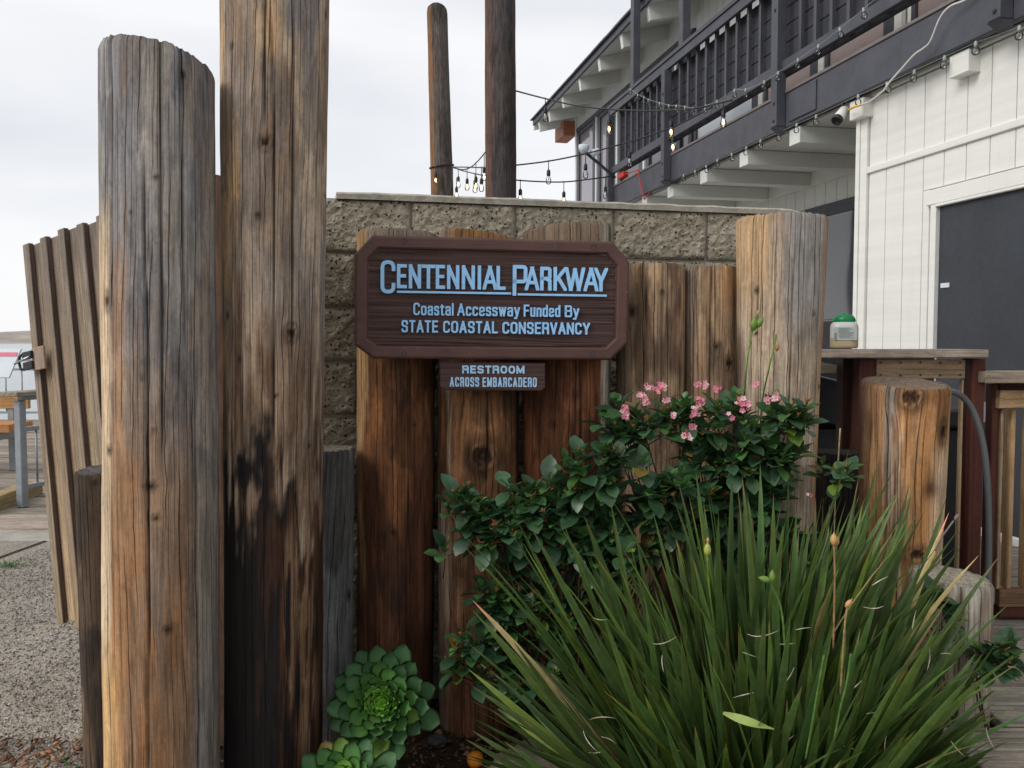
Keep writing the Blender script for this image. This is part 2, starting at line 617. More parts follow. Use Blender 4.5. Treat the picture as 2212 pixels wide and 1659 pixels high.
M_BLOCK = block_mat()
M_MORTAR = simple_mat('mortar', (0.31, 0.285, 0.235), .95, noise=.2, nscale=30, bump=.003, bscale=120, spec=.1)
M_CAPC = simple_mat('mortar_cap', (0.40, 0.37, 0.31), .95, noise=.25, nscale=18, bump=.004, bscale=90, spec=.1)
M_ROCK = simple_mat('planter_rock', (0.27, 0.235, 0.18), .95, noise=.3, nscale=14, bump=.01, bscale=40, spec=.1)


def pavement_mat():
    m, nt, b = new_mat('exposed_aggregate')
    tc = nt.nodes.new('ShaderNodeTexCoord')
    v = tc.outputs['Object']
    vo = nt.nodes.new('ShaderNodeTexVoronoi'); vo.inputs['Scale'].default_value = 85
    nt.links.new(v, vo.inputs['Vector'])
    sep = nt.nodes.new('ShaderNodeSeparateColor'); nt.links.new(vo.outputs['Color'], sep.inputs[0])
    peb = ramp_n(nt, sep.outputs[0], [(0, (0.16, 0.145, 0.13)), (.45, (0.29, 0.26, 0.22)), (.8, (0.42, 0.38, 0.32)), (1, (0.56, 0.52, 0.46))])
    sand = noise_n(nt, v, 1.8, 6, .6)
    cc = mix_n(nt, maprange(nt, vo.outputs['Distance'], .35, .6, 0, .8), peb, (0.26, 0.225, 0.18))
    cc = mix_n(nt, maprange(nt, sand, .55, .68, 0, .7), cc, (0.30, 0.25, 0.18))
    big = noise_n(nt, v, .8, 4, .6)
    cc = mulcol(nt, cc, maprange(nt, big, .3, .7, .75, 1.15))
    nt.links.new(cc, b.inputs['Base Color'])
    b.inputs['Roughness'].default_value = .8
    h = maprange(nt, vo.outputs['Distance'], 0, .6, 1, 0)
    nt.links.new(bump_n(nt, h, .006), b.inputs['Normal'])
    return m


M_PAVE = pavement_mat()
M_CONC = simple_mat('plain_concrete', (0.34, 0.32, 0.28), .9, noise=.2, nscale=6, bump=.002, bscale=90, spec=.15)
M_SOIL = simple_mat('dark_bark_soil', (0.035, 0.024, 0.016), .95, noise=.4, nscale=30, bump=.012, bscale=55, spec=.1)


def tinted_mat(name, rough=.9, spec=.2, nz=.25, sc=60, transl=0.0, coat=0.0, bump=.002):
    """colour from the 'col' attribute"""
    m, nt, b = new_mat(name)
    tc = nt.nodes.new('ShaderNodeTexCoord')
    n = noise_n(nt, tc.outputs['Object'], sc, 3)
    oi = nt.nodes.new('ShaderNodeObjectInfo')
    cc = mulcol(nt, attr_n(nt, 'col'), maprange(nt, n, .3, .7, 1 - nz, 1 + nz))
    cc = mix_n(nt, 1.0, cc, oi.outputs['Color'], 'MULTIPLY')
    nt.links.new(cc, b.inputs['Base Color'])
    b.inputs['Roughness'].default_value = rough
    b.inputs['Specular IOR Level'].default_value = spec
    if bump: nt.links.new(bump_n(nt, n, bump), b.inputs['Normal'])
    if transl > 0:
        t = nt.nodes.new('ShaderNodeBsdfTranslucent')
        nt.links.new(mulcol(nt, cc, 1.6), t.inputs[0])
        mx = nt.nodes.new('ShaderNodeMixShader'); mx.inputs[0].default_value = transl
        nt.links.new(b.outputs[0], mx.inputs[1]); nt.links.new(t.outputs[0], mx.inputs[2])
        nt.links.new(mx.outputs[0], nt.nodes['Material Output'].inputs[0])
    return m


M_CHIP = tinted_mat('bark_and_pebbles')
M_LEAF = tinted_mat('glossy_leaf', .36, .5, .18, 40, .18, bump=.0008)
M_BLADE = tinted_mat('strap_leaf', .45, .4, .15, 30, .22, bump=0)
M_SUCC = tinted_mat('succulent_leaf', .5, .35, .12, 60, .12, bump=.0006)
M_PETAL = tinted_mat('petal', .6, .3, .1, 60, .3, bump=0)
M_TWIG = tinted_mat('twig', .85, .2, .25, 60)


def water_mat():
    m, nt, b = new_mat('bay_water')
    tc = nt.nodes.new('ShaderNodeTexCoord')
    n = noise_n(nt, map_n(nt, tc.outputs['Object'], (.8, 2.2, 1)), 1.3, 4, .6)
    b.inputs['Base Color'].default_value = (0.20, 0.24, 0.27, 1)
    b.inputs['Roughness'].default_value = .18
    b.inputs['Specular IOR Level'].default_value = .6
    nt.links.new(bump_n(nt, n, .12, .6), b.inputs['Normal'])
    return m


def sand_mat():
    m, nt, b = new_mat('dune_sand')
    tc = nt.nodes.new('ShaderNodeTexCoord')
    n = noise_n(nt, map_n(nt, tc.outputs['Object'], (.02, .02, .25)), 1.0, 6, .65)
    nt.links.new(ramp_n(nt, n, [(.35, (0.20, 0.185, 0.165)), (.55, (0.33, 0.29, 0.24)), (.7, (0.42, 0.36, 0.29))]), b.inputs['Base Color'])
    b.inputs['Roughness'].default_value = 1
    return m


M_WATER = water_mat()
M_SAND = sand_mat()


def glass_mat(name, tint, refl_rough=.03, base=(0.01, 0.012, 0.015)):
    m, nt, b = new_mat(name)
    b.inputs['Base Color'].default_value = (*base, 1)
    b.inputs['Roughness'].default_value = refl_rough
    b.inputs['Specular IOR Level'].default_value = tint
    tc = nt.nodes.new('ShaderNodeTexCoord')
    n = noise_n(nt, tc.outputs['Object'], 1.2, 2)
    nt.links.new(bump_n(nt, n, .004), b.inputs['Normal'])
    return m


M_GLASS = glass_mat('window_glass', 1.0, .05, (0.05, 0.052, 0.06))
M_GLASS2 = glass_mat('upper_window_glass', .8, .06, (0.24, 0.22, 0.25))


def bulb_glass():
    m, nt, b = new_mat('clear_bulb_glass')
    nt.nodes.remove(b)
    tr = nt.nodes.new('ShaderNodeBsdfTransparent'); tr.inputs[0].default_value = (.97, .98, .98, 1)
    gl = nt.nodes.new('ShaderNodeBsdfGlossy'); gl.inputs['Roughness'].default_value = .05
    fr = nt.nodes.new('ShaderNodeFresnel'); fr.inputs[0].default_value = 1.5
    mx = nt.nodes.new('ShaderNodeMixShader')
    nt.links.new(math_n(nt, 'MULTIPLY', fr.outputs[0], 1.1, True), mx.inputs[0])
    nt.links.new(tr.outputs[0], mx.inputs[1]); nt.links.new(gl.outputs[0], mx.inputs[2])
    nt.links.new(mx.outputs[0], nt.nodes['Material Output'].inputs[0])
    return m


M_BULB = bulb_glass()


def emit_mat(name, col, s):
    m, nt, b = new_mat(name)
    b.inputs['Base Color'].default_value = (*col, 1)
    b.inputs['Emission Color'].default_value = (*col, 1)
    b.inputs['Emission Strength'].default_value = s
    return m


M_FIL = emit_mat('glowing_filament', (1.0, 0.55, 0.22), 9.0)


def jar_mat():
    m, nt, b = new_mat('frosted_jar')
    tc = nt.nodes.new('ShaderNodeTexCoord')
    sep = nt.nodes.new('ShaderNodeSeparateXYZ'); nt.links.new(tc.outputs['Object'], sep.inputs[0])
    cc = ramp_n(nt, maprange(nt, sep.outputs[2], .038, .05, 0, 1), [(0, (0.42, 0.34, 0.21)), (1, (0.52, 0.54, 0.52))])
    nt.links.new(cc, b.inputs['Base Color'])
    b.inputs['Roughness'].default_value = .35
    b.inputs['Subsurface Weight'].default_value = .0
    return m


M_JAR = jar_mat()
M_LID = simple_mat('green_lid', (0.0, 0.20, 0.06), .4, noise=.05)
M_LABEL = simple_mat('pale_label', (0.42, 0.46, 0.45), .4, noise=.05)
M_INK = simple_mat('dark_ink', (0.06, 0.07, 0.07), .5)

# ------------------------------------------------------------------ setting: ground, water, far shore
def sheet(name, x0, x1, y0, y1, z, mat, kind='structure'):
    me = mesh_of(name, [(x0, y0, z), (x1, y0, z), (x1, y1, z), (x0, y1, z)], [(0, 1, 2, 3)], mat, uv=[(0, 0), (1, 0), (1, 1), (0, 1)], col=(1, 1, 1))
    return tag(obj(name, me), kind=kind)


sheet('water', -3500, 3500, -200, 5000, -2.0, M_WATER)
g = MB().box((-40, -60, -2.6), (60, 7.32, -0.004), .01).build('pavement', M_PAVE); tag(g, kind='structure')
g = MB().box((0.4, 7.325, -2.6), (60, 60, -0.03), .01).build('ground', M_CONC); tag(g, kind='structure')

# plain concrete strip and control joints at the far end of the pavement
g = MB().box((-12, 6.42, -0.05), (0.2, 6.78, 0.004), .004).build('concrete_strip', M_CONC); tag(g, kind='structure')
jt = MB()
a, b_ = PZ(-60, 1226, 0.0), PZ(100, 1168, 0.0)
d = (b_ - a); d.z = 0
nrm = Vector((-d.y, d.x, 0)).normalized() * 0.012
jt.add([tuple(a - nrm + Vector((0, 0, .003))), tuple(b_ - nrm + Vector((0, 0, .003))), tuple(b_ + nrm + Vector((0, 0, .003))), tuple(a + nrm + Vector((0, 0, .003)))], [(0, 1, 2, 3)])
tag(jt.build('pavement_joint', M_SOIL), kind='structure')

# far dune spit
nx = 160
xs = np.linspace(-1400, 1400, nx)
V = []; F = []
for i, x in enumerate(xs):
    hgt = 12.5 + 5.5 * (float(fbm(np.array(x * .012), np.array(3.1), 5, 5)) - .5) * 2
    for (yy, zz) in ((880, -2.2), (925, 0.8), (960, 3.5 + hgt * .25), (1010, hgt * .82), (1060, hgt), (1400, hgt * .7)):
        jz = (float(vn(np.array(x * .05), np.array(yy * .05), 3)) - .5) * (2.6 if 3 < zz else .5)
        V.append((x, yy + 12 * math.sin(x * .008), zz + jz))
for i in range(nx - 1):
    for k in range(5):
        F.append((i * 6 + k, (i + 1) * 6 + k, (i + 1) * 6 + k + 1, i * 6 + k + 1))
tag(obj('sand_dunes', mesh_of('sand_dunes', V, F, M_SAND, smooth=True)), kind='structure')

# dock of weathered planks on the left, its planks laid across
dock = empty('dock', (0, 0, 0), kind='structure')
yy = 7.36
i = 0
while yy < 16.3:
    w = 0.185
    c = vary((0.27, 0.225, 0.185), .25, .05)
    MB().box((-14, yy, -0.04), (-1.2, yy + w - .02, 0.0 + random.uniform(-.006, .006)), .004, 0, c).build('plank', M_DECKW, dock)
    yy += w
    i += 1
MB().box((-14, 7.36, -.5), (-1.2, 16.3, -.05), .01, 0, (0.1, 0.085, 0.07)).build('joist', M_DECKW, dock)
# timber kerb beam with worn yellow edge, then the lighter plank crossing nearer
kb = MB()
pA, pB = PZ(-40, 1112, 0.0), PZ(62, 1072, 0.0)
kerb_rot = math.atan2(pB.y - pA.y, pB.x - pA.x)
kb = MB().box((-6, -.07, -.1), (0.15, .07, .13), .008, 0, (0.33, 0.25, 0.13)).build('kerb_beam', M_DECKW, None, loc=(pB.x, pB.y, 0), rot=(0, 0, kerb_rot))
tag(kb, 'low timber kerb beam along the near edge of the dock', 'kerb')
wk = empty('plank_walkway', (0, 0, 0), kind='structure')
for k in range(4):
    MB().box((-9, 6.80 + k * .13, -.03), (-1.2, 6.80 + k * .13 + .122, .018 + random.uniform(0, .004)), .004, 0, vary((0.36, 0.31, 0.25), .15)).build('plank', M_DECKW, wk)

# dock railings
def rail_run(name, label, A, B, posts, ztop, zsub, zbot, bal_step, mat, cap=False, rad=.011, zfoot=0.0, endposts=True):
    A, B = Vector(A), Vector(B)
    root = empty(name, (A.x, A.y, 0), 0, label, 'railing')
    d = B - A
    L = d.length
    ang = math.atan2(d.y, d.x)
    root.rotation_euler = (0, 0, ang)
    for zz in (ztop, zsub, zbot):
        if zz is not None:
            MB().box((0, -.025, zz - .04), (L, .025, zz), .004).build('rail', mat, root)
    n = int(L / bal_step)
    zhi = (zsub if zsub is not None else ztop) - .02
    for k in range(1, n):
        MB().tube([(k * bal_step, 0, zbot - .02), (k * bal_step, 0, zhi)], rad, 6).build('baluster', mat, root, True)
    for k in range(posts):
        t = k / max(1, posts - 1)
        MB().box((L * t - .036, -.036, zfoot), (L * t + .036, .036, ztop - .041), .006).build('post', mat, root)
    return root


pp = P(49, 1095, 7.75)
rr = rail_run('dock_railing', 'near grey steel railing with thin bars and board cap beside the gate', (pp.x, 7.75, 0), (pp.x + 1.2, 11.6, 0), 2, 1.00, .72, .20, .17, M_GALV)
MB().box((-.12, -.10, 1.003), (4.0, .10, 1.045), .006, 0, (0.26, 0.24, 0.19)).build('cap_board', M_DECKW, rr)
rail_run('dock_railing', 'far railing of two dark bars along the water edge of the dock', (-13, 16.1, 0), (-6.2, 16.1, 0), 5, 1.15, .98, .18, .30, M_GALV, rad=.014)

# bench behind the railing
bx = P(20, 895, 9.6)
bench = empty('dock_bench', (bx.x, 9.6, 0), 0, 'timber slatted bench on the dock left of the steel post', 'bench')
MB().box((-1.6, 0.28, .72), (.06, .33, .90), .006, 0, (0.42, 0.24, 0.10)).build('backrest', M_BOARD, bench)
MB().box((-1.6, -.25, .50), (.14, .22, .59), .006, 0, (0.44, 0.22, 0.09)).build('seat', M_BOARD, bench)
MB().box((-.25, -.2, .40), (-.05, .36, .497), .01).build('bracket', M_GALV, bench)
MB().box((-.2, .30, 0), (-.12, .36, .9), .01).build('leg', M_GALV, bench)
MB().box((-1.5, .30, 0), (-1.42, .36, .9), .01).build('leg', M_GALV, bench)

# interpretive panel
ip = P(12, 782, 8.6)
isg = empty('information_panel', (ip.x, 8.6, 0), 0, 'pale tilted information panel with a pink band at the left edge', 'information panel')
Mt = Matrix.Translation((0, 0, ip.z)) @ Matrix.Rotation(R(-35), 4, 'X') @ Matrix.Rotation(R(0), 4, 'Z')
MB().add([(-.5, .0, -.16), (.06, .0, -.16), (.13, .0, .14), (-.5, .0, .14), (-.5, .02, -.16), (.06, .02, -.16), (.13, .02, .14), (-.5, .02, .14)],
         [(0, 1, 2, 3), (7, 6, 5, 4), (0, 4, 5, 1), (1, 5, 6, 2), (2, 6, 7, 3), (3, 7, 4, 0)]).build('panel_face', M_CARDW, isg, loc=(0, 0, ip.z), rot=(R(-20), 0, 0))
MB().box((-.5, -.006, .06), (.103, -.002, .10), .0005).build('print_band', M_PINK, isg, loc=(0, 0, ip.z), rot=(R(-20), 0, 0))
MB().box((-.5, -.006, -.06), (-.07, -.002, .045), .0005).build('print_picture', M_PURP, isg, loc=(0, 0, ip.z), rot=(R(-20), 0, 0))
MB().box((-.35, .03, 0), (-.28, .09, ip.z - .05), .005).build('leg', M_GALV, isg)

# ------------------------------------------------------------------ piles
TAN = (0.44, 0.29, 0.165); ORG = (0.40, 0.185, 0.07); GRY = (0.235, 0.23, 0.232); BRN = (0.25, 0.155, 0.095)
DRK = (0.085, 0.04, 0.022); BLK = (0.011, 0.0085, 0.008); RBR = (0.18, 0.07, 0.033)


def pile(name, label, cat, top, bot, Y, colfn, knots=(), slope=(0, 0), seed=1, group=None, zb=-0.1, endcol=(0.25, 0.2, 0.15),
         res=.0052, resz=.011, rough_top=.006, cracks=(), rnd=.009, zmax=None, bulge=0.006, dome=0.0):
    """top/bot = (left, right, y) read off the photo at distance Y"""
    xt, wt, yt = (top[0] + top[1]) / 2, (top[1] - top[0]) / 2, top[2]
    xb, wb, yb = (bot[0] + bot[1]) / 2, (bot[1] - bot[0]) / 2, bot[2]
    Pt, Pb = P(xt, yt, Y), P(xb, yb, Y)
    cb = math.cos(math.atan2(Pt.x, Y))
    Rt, Rb = wt / FPX * Y * .985 * cb, wb / FPX * Y * .985 * cb
    ztop = (P(xt, yt, Y - Rt).z if yt < 735 else Pt.z) if zmax is None else zmax
    sl = lambda z: (z - Pb.z) / (Pt.z - Pb.z)
    Rm = (Rt + Rb) / 2
    nf = int(math.pi * 1.15 * Rm / res)
    nb = 22
    th = np.concatenate([np.linspace(-math.pi * .575, math.pi * .575, nf), np.linspace(math.pi * .575, math.pi * 1.425, nb + 1)[1:-1]])
    nu = len(th)
    nz = max(6, int((ztop - zb) / resz))
    zz = np.linspace(0, 1, nz)
    TH, ZZ = np.meshgrid(th, zz)
    base_dir = math.atan2(-0.0 - Pt.x, Y)            # turn th=0 towards the camera
    zt = ztop + slope[0] * np.sin(TH) + slope[1] * np.cos(TH) + dome * (1 - np.sin(TH) ** 2)
    jag = (fbm(TH * 16, TH * 0 + seed, seed + 5, 3) - .5) * rough_top * 1.1
    Z = zb + (zt + jag * 1.6 - zb) * ZZ
    f = sl(Z)
    Rr = Rb + (Rt - Rb) * f
    s = np.sin(TH)
    U = TH * Rm
    # grain warped around knots
    U2 = U.copy() + (fbm(Z * .7, U * 2, seed + 3, 2) - .5) * .05
    kd = np.zeros_like(U); kring = np.zeros_like(U); krr = np.ones_like(U)
    disp = (fbm(U * 9 + 50, Z * 1.6, seed, 4) - .5) * bulge * 2.2
    disp += (fbm(U * 60 + 50, Z * 3.0, seed + 1, 3) - .5) * .0022
    for (kx, ky, kr, *ex) in knots:
        kxc = (kx - (xb + (xt - xb) * ((ky - yb) / (yt - yb)))) / (wb + (wt - wb) * ((ky - yb) / (yt - yb)))
        kth = math.asin(max(-.97, min(.97, kxc)))
        kz = P(kx, ky, Y - Rm * math.cos(kth)).z
        r = kr / FPX * Y
        asp = ex[0] if ex else 1.0
        du = (U - kth * Rm) / max(.35, math.cos(kth)) * math.cos(kth)
        dz = (Z - kz) / asp
        d = np.sqrt(du * du + dz * dz) / r
        push = np.exp(-(dz / (r * 3.2)) ** 2) * np.exp(-np.abs(du) / (r * 2.6)) * r * .62
        U2 -= np.sign(du) * push * np.clip(np.abs(du) / (r * .95), 0, 1)
        kd = np.maximum(kd, 1 - ss(d, .62, 1.05))
        kring = np.maximum(kring, np.exp(-((d - 1.35) / .45) ** 2))
        krr = np.where(d < 1.05, .75 + .6 * np.sin(d * 13 + fbm(U * 60, Z * 60, seed, 2) * 4) * (r > .012) - .4 * (d < .55), krr)
        disp += np.exp(-(d / 1.5) ** 2) * r * .12 - (1 - ss(d, .5, .95)) * r * .25
    crk = np.zeros_like(U)
    for (cu, z0, z1, wd) in cracks:            # deep drying cracks: cu as sine position
        cth = math.asin(max(-.97, min(.97, cu)))
        line = cth * Rm + (fbm(Z * 1.5, Z * 0 + cu * 10, seed + 8, 3) - .5) * .02
        m = np.exp(-((U - line) / wd) ** 2) * ss(Z, z0 - .05, z0 + .08) * (1 - ss(Z, z1 - .15, z1 + .05))
        crk = np.maximum(crk, m)
    disp -= crk * .012
    topr = ss(ZZ * 0 + (zt - Z), 0, rnd)
    Rr = Rr * (1 - (1 - topr) * .055) + disp
    cx = Pb.x + (Pt.x - Pb.x) * f
    X = cx + Rr * np.sin(TH) * math.cos(base_dir) + Rr * np.cos(TH) * math.sin(base_dir)
    Yc = Y - Rr * np.cos(TH) * math.cos(base_dir) + Rr * np.sin(TH) * math.sin(base_dir)
    col = colfn(s, TH, Z, U2, seed)
    col = mixc(col, np.array(DRK) * .62, kd * .9) * np.clip(krr, .25, 1.6)[..., None]
    col = col * (1 - .5 * kring[..., None] * (kd[..., None] < .5))
    col = mixc(col, (0.01, 0.008, 0.007), np.clip(crk, 0, 1) * .93)
    edge = (1 - ss(zt - Z, 0, .03))
    col = col * (1 - .25 * edge[..., None])
    col = np.clip(col, .004, .9)
    col[np.cos(TH) < -.25] = col[np.cos(TH) < -.25] * .9
    V = np.stack([X, Yc, Z], -1).reshape(-1, 3)
    ii, jj = np.meshgrid(np.arange(nz - 1), np.arange(nu), indexing='ij')
    j2 = (jj + 1) % nu
    Fq = np.stack([ii * nu + jj, ii * nu + j2, (ii + 1) * nu + j2, (ii + 1) * nu + jj], -1).reshape(-1, 4)
    root = empty(name, (Pb.x, Y, max(zb, 0)), 0, label, cat, group)
    off = np.array(root.location)
    uv = np.stack([U2 + seed * 3.17, Z + seed * 5.3], -1).reshape(-1, 2)
    obj('trunk', mesh_of('trunk', V - off, Fq, M_PILE, uv, col.reshape(-1, 3), True), root)
    # sawn top: rings of vertices closing the cylinder
    rings = 9
    TV = []; TU = []; TC = []
    tp = V.reshape(nz, nu, 3)[-1]
    cc0 = tp.mean(0)
    for k in range(rings + 1):
        q = 1 - k / rings
        p = cc0 + (tp - cc0) * q
        ang = th
        p = p.copy()
        p[:, 2] += (fbm(p[:, 0] * 25, p[:, 1] * 25, seed + 9, 3) - .5) * .012 * (1 if 0 < k < rings else .0) - (.003 if k > 0 else 0)
        TV.append(p); TU.append(np.stack([(p - cc0)[:, 0] + .01, (p - cc0)[:, 1]], 1))
        dk = .55 if k == 0 else 1.0
        nn = .8 + .4 * fbm(p[:, 0] * 40, p[:, 1] * 40, seed, 3)
        TC.append(np.array(endcol)[None, :] * dk * nn[:, None])
    TV = np.concatenate(TV); TU = np.concatenate(TU); TC = np.concatenate(TC)
    ii, jj = np.meshgrid(np.arange(rings), np.arange(nu), indexing='ij')
    j2 = (jj + 1) % nu
    Fq = np.stack([ii * nu + jj, ii * nu + j2, (ii + 1) * nu + j2, (ii + 1) * nu + jj], -1).reshape(-1, 4)
    obj('sawn_top', mesh_of('sawn_top', TV - off, Fq, M_END, TU, TC, True), root)
    root['radius'] = Rm
    return root


def nz_(U, Z, fu, fz, seed, o=4):
    return fbm(U * fu + 31, Z * fz + 7, seed, o)


def col_left(s, TH, Z, U, sd):
    n1 = nz_(U, Z, 14, 1.6, sd); n2 = nz_(U, Z, 30, 3, sd + 3); n3 = nz_(U, Z, 8, 2.2, sd + 6, 5)
    c = np.zeros(s.shape + (3,)) + np.array(GRY)
    c = mixc(c, (0.265, 0.205, 0.16), ss(n1, .42, .55) * .8)
    c = mixc(c, (0.30, 0.285, 0.28), ss(n3, .56, .60) * .6)
    n8 = nz_(U, Z, 15, 4.5, sd + 29, 5)
    c = mixc(c, (0.155, 0.145, 0.15), ss(n8, .53, .56) * ss(Z, .8, 1.2) * .6)
    c = mixc(c, (0.31, 0.275, 0.24), (1 - ss(n8, .42, .45)) * .5)
    c = mixc(c, (0.135, 0.125, 0.125), (1 - ss(n3, .38, .42)) * ss(Z, .9, 1.3) * .75)
    low = 1 - ss(Z + (n1 - .5) * 1.2, .8, 1.5)
    c = mixc(c, (0.235, 0.132, 0.070), low * (1 - ss(s, .45, .75)) * .9)
    c = mixc(c, (0.22, 0.185, 0.155), low * ss(s + (n2 - .5) * .4, .45, .7) * .9)
    c = mixc(c, (0.31, 0.145, 0.06), ss(n2, .5, .60) * low * (1 - ss(s, .1, .5)) * .6)
    # orange streak in the upper part and the pale-orange strip down the left edge
    streak = np.exp(-((s + .47 - (Z - 1.5) * -.10) / .055) ** 2) * ss(Z, 1.15, 1.5) * (1 - ss(Z, 2.1, 2.3)) * ss(n2, .3, .5)
    c = mixc(c, (0.36, 0.22, 0.13), streak * .85)
    edge = (1 - ss(s + (n2 - .5) * .12, -.86, -.76)) * (1 - ss(Z, 1.75, 1.95))
    c = mixc(c, (0.56, 0.43, 0.29), edge)
    strip = np.exp(-((s + .68) / .10) ** 2) * (1 - ss(Z + (n1 - .5) * .5, 1.55, 1.8)) * ss(n1 * .6 + n2 * .4, .34, .44)
    c = mixc(c, (0.36, 0.20, 0.10), strip * .7)
    c = mixc(c, (0.55, 0.33, 0.14), (1 - ss(s, -.80, -.62)) * (1 - ss(Z, .5, .75)) * .8)
    burl = np.exp(-(((s + .12) / .42) ** 2 + ((Z - 1.06) / .09) ** 2))
    c = mixc(c, (0.33, 0.21, 0.13), burl * .8)
    return c


def col_tall(s, TH, Z, U, sd):
    n1 = nz_(U, Z, 14, 1.3, sd); n2 = nz_(U, Z, 34, 2.4, sd + 3); n3 = nz_(U, Z, 9, 2.0, sd + 6, 5)
    c = np.zeros(s.shape + (3,)) + np.array((0.40, 0.305, 0.225))
    c = mixc(c, (0.46, 0.30, 0.16), ss(n1, .46, .60) * ss(Z, 1.4, 1.9) * (1 - ss(s, -.1, .4)) * .9)
    c = mixc(c, (0.23, 0.225, 0.23), ss(n3, .50, .56) * ss(s, -.4, .3) * ss(Z, 1.3, 1.8) * .85)
    c = mixc(c, (0.40, 0.32, 0.25), ss(n2, .53, .60) * .6)
    c = mixc(c, (0.17, 0.11, 0.075), (1 - ss(n3, .36, .44)) * .65)
    c = mixc(c, (0.52, 0.36, 0.20), (1 - ss(s, -.93, -.80)) * ss(Z, 1.0, 1.3) * .8)
    n8 = nz_(U, Z, 18, 5, sd + 29, 5)
    c = mixc(c, (0.19, 0.165, 0.15), ss(n8, .54, .57) * ss(Z, 1.3, 1.6) * .55)
    mid = np.exp(-((s - .0) / .5) ** 2) * (1 - ss(Z, 1.35, 1.75))
    c = mixc(c, (0.20, 0.12, 0.07), mid * .55)
    # creosote soaking up from the ground, ragged edge, one pale worn run at right
    n6 = nz_(U, Z, 60, 4.5, sd + 19, 5)
    n7 = nz_(U, Z, 20, 8, sd + 23, 5)
    lim = 1.20 + .62 * (n7 - .5) + .35 * (n2 - .5) + .4 * (n6 - .5) + .14 * np.exp(-((s + .12) / .14) ** 2) - .10 * ss(s, .2, .6) - .08 * (1 - ss(s, -.95, -.6))
    st = 1 - ss(Z - lim, -.14, .07)
    run = np.exp(-((s - .62 - .05 * np.sin(Z * 5)) / .12) ** 2) * ss(Z, .15, .45) * ss(n6 + n2 * .6, .74, .84)
    run2 = np.exp(-((s - .30) / .07) ** 2) * ss(Z, .3, .6) * ss(n6, .54, .62) * (1 - ss(Z, .8, 1.0)) * .8
    wr = np.clip(run + run2, 0, 1)
    rb = ss(n6 + .25 * s, .46, .62) * ss(s, -.6, .2) * .9
    dark = mixc(np.zeros(s.shape + (3,)) + np.array(BLK), (0.060, 0.026, 0.013), rb)
    mk = np.clip(st * (1 - wr), 0, 1)
    c = c * (1 - mk[..., None]) + dark * mk[..., None]
    c = mixc(c, (0.33, 0.195, 0.095), wr * (1 - ss(Z, .95, 1.2)) * .8)
    c = mixc(c, (0.105, 0.056, 0.030), (1 - ss(Z - lim, .0, .55)) * (1 - mk) * ss(n6, .30, .52) * .85)
    return c


def col_sign(base, low, edgeL=None, edgeR=None, dark=.6, zlow=1.0, top=(0.33, 0.22, 0.13)):
    def f(s, TH, Z, U, sd):
        n1 = nz_(U, Z, 12, 1.8, sd); n2 = nz_(U, Z, 32, 2.6, sd + 3); n3 = nz_(U, Z, 9, 3.0, sd + 6, 5)
        c = np.zeros(s.shape + (3,)) + np.array(base)
        c = mixc(c, np.array(base) * 1.55, ss(n2, .53, .62) * .6)
        c = mixc(c, np.array(base) * .38, ss(n3, .50, .56) * dark)
        n4 = nz_(U, Z, 26, 8, sd + 9, 5); n5 = nz_(U, Z, 16, 5, sd + 12, 5)
        c = mixc(c, np.array(base) * .42, ss(n4, .52, .60) * .7)
        c = mixc(c, np.array(base) * 1.7, ss(n5, .56, .62) * .45)
        c = c * np.array((.78, .66, .58))
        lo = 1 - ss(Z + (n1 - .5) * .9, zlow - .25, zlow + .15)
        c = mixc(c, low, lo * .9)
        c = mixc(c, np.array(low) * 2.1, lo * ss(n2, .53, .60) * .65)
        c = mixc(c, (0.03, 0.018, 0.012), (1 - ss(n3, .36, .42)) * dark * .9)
        c = mixc(c, top, ss(Z, 1.72, 1.78) * .9)
        if edgeL is not None:
            c = mixc(c, edgeL, (1 - ss(s + (n2 - .5) * .5, -.82, -.6)) * ss(n1, .36, .5) * (1 - lo * .6))
        if edgeR is not None:
            c = mixc(c, edgeR, ss(s + (n2 - .5) * .5, .68, .85) * ss(n1, .4, .5) * (1 - lo * .6))
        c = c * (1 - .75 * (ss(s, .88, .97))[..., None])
        return c
    return f


def col_gen(base, alt, dark, hi=None, fa=.5, fd=.4, gr=None):
    def f(s, TH, Z, U, sd):
        n1 = nz_(U, Z, 12, 1.4, sd); n2 = nz_(U, Z, 36, 2.2, sd + 3); n3 = nz_(U, Z, 8, 2.4, sd + 6, 5)
        c = np.zeros(s.shape + (3,)) + np.array(base)
        c = mixc(c, alt, ss(n1, fa - .05, fa + .05) * .85)
        if hi is not None: c = mixc(c, hi, ss(n2, .53, .60) * .7)
        c = mixc(c, dark, (1 - ss(n3, fd - .05, fd + .03)) * .8)
        if gr is not None: c = gr(c, s, Z, n1, n2, n3)
        return c
    return f


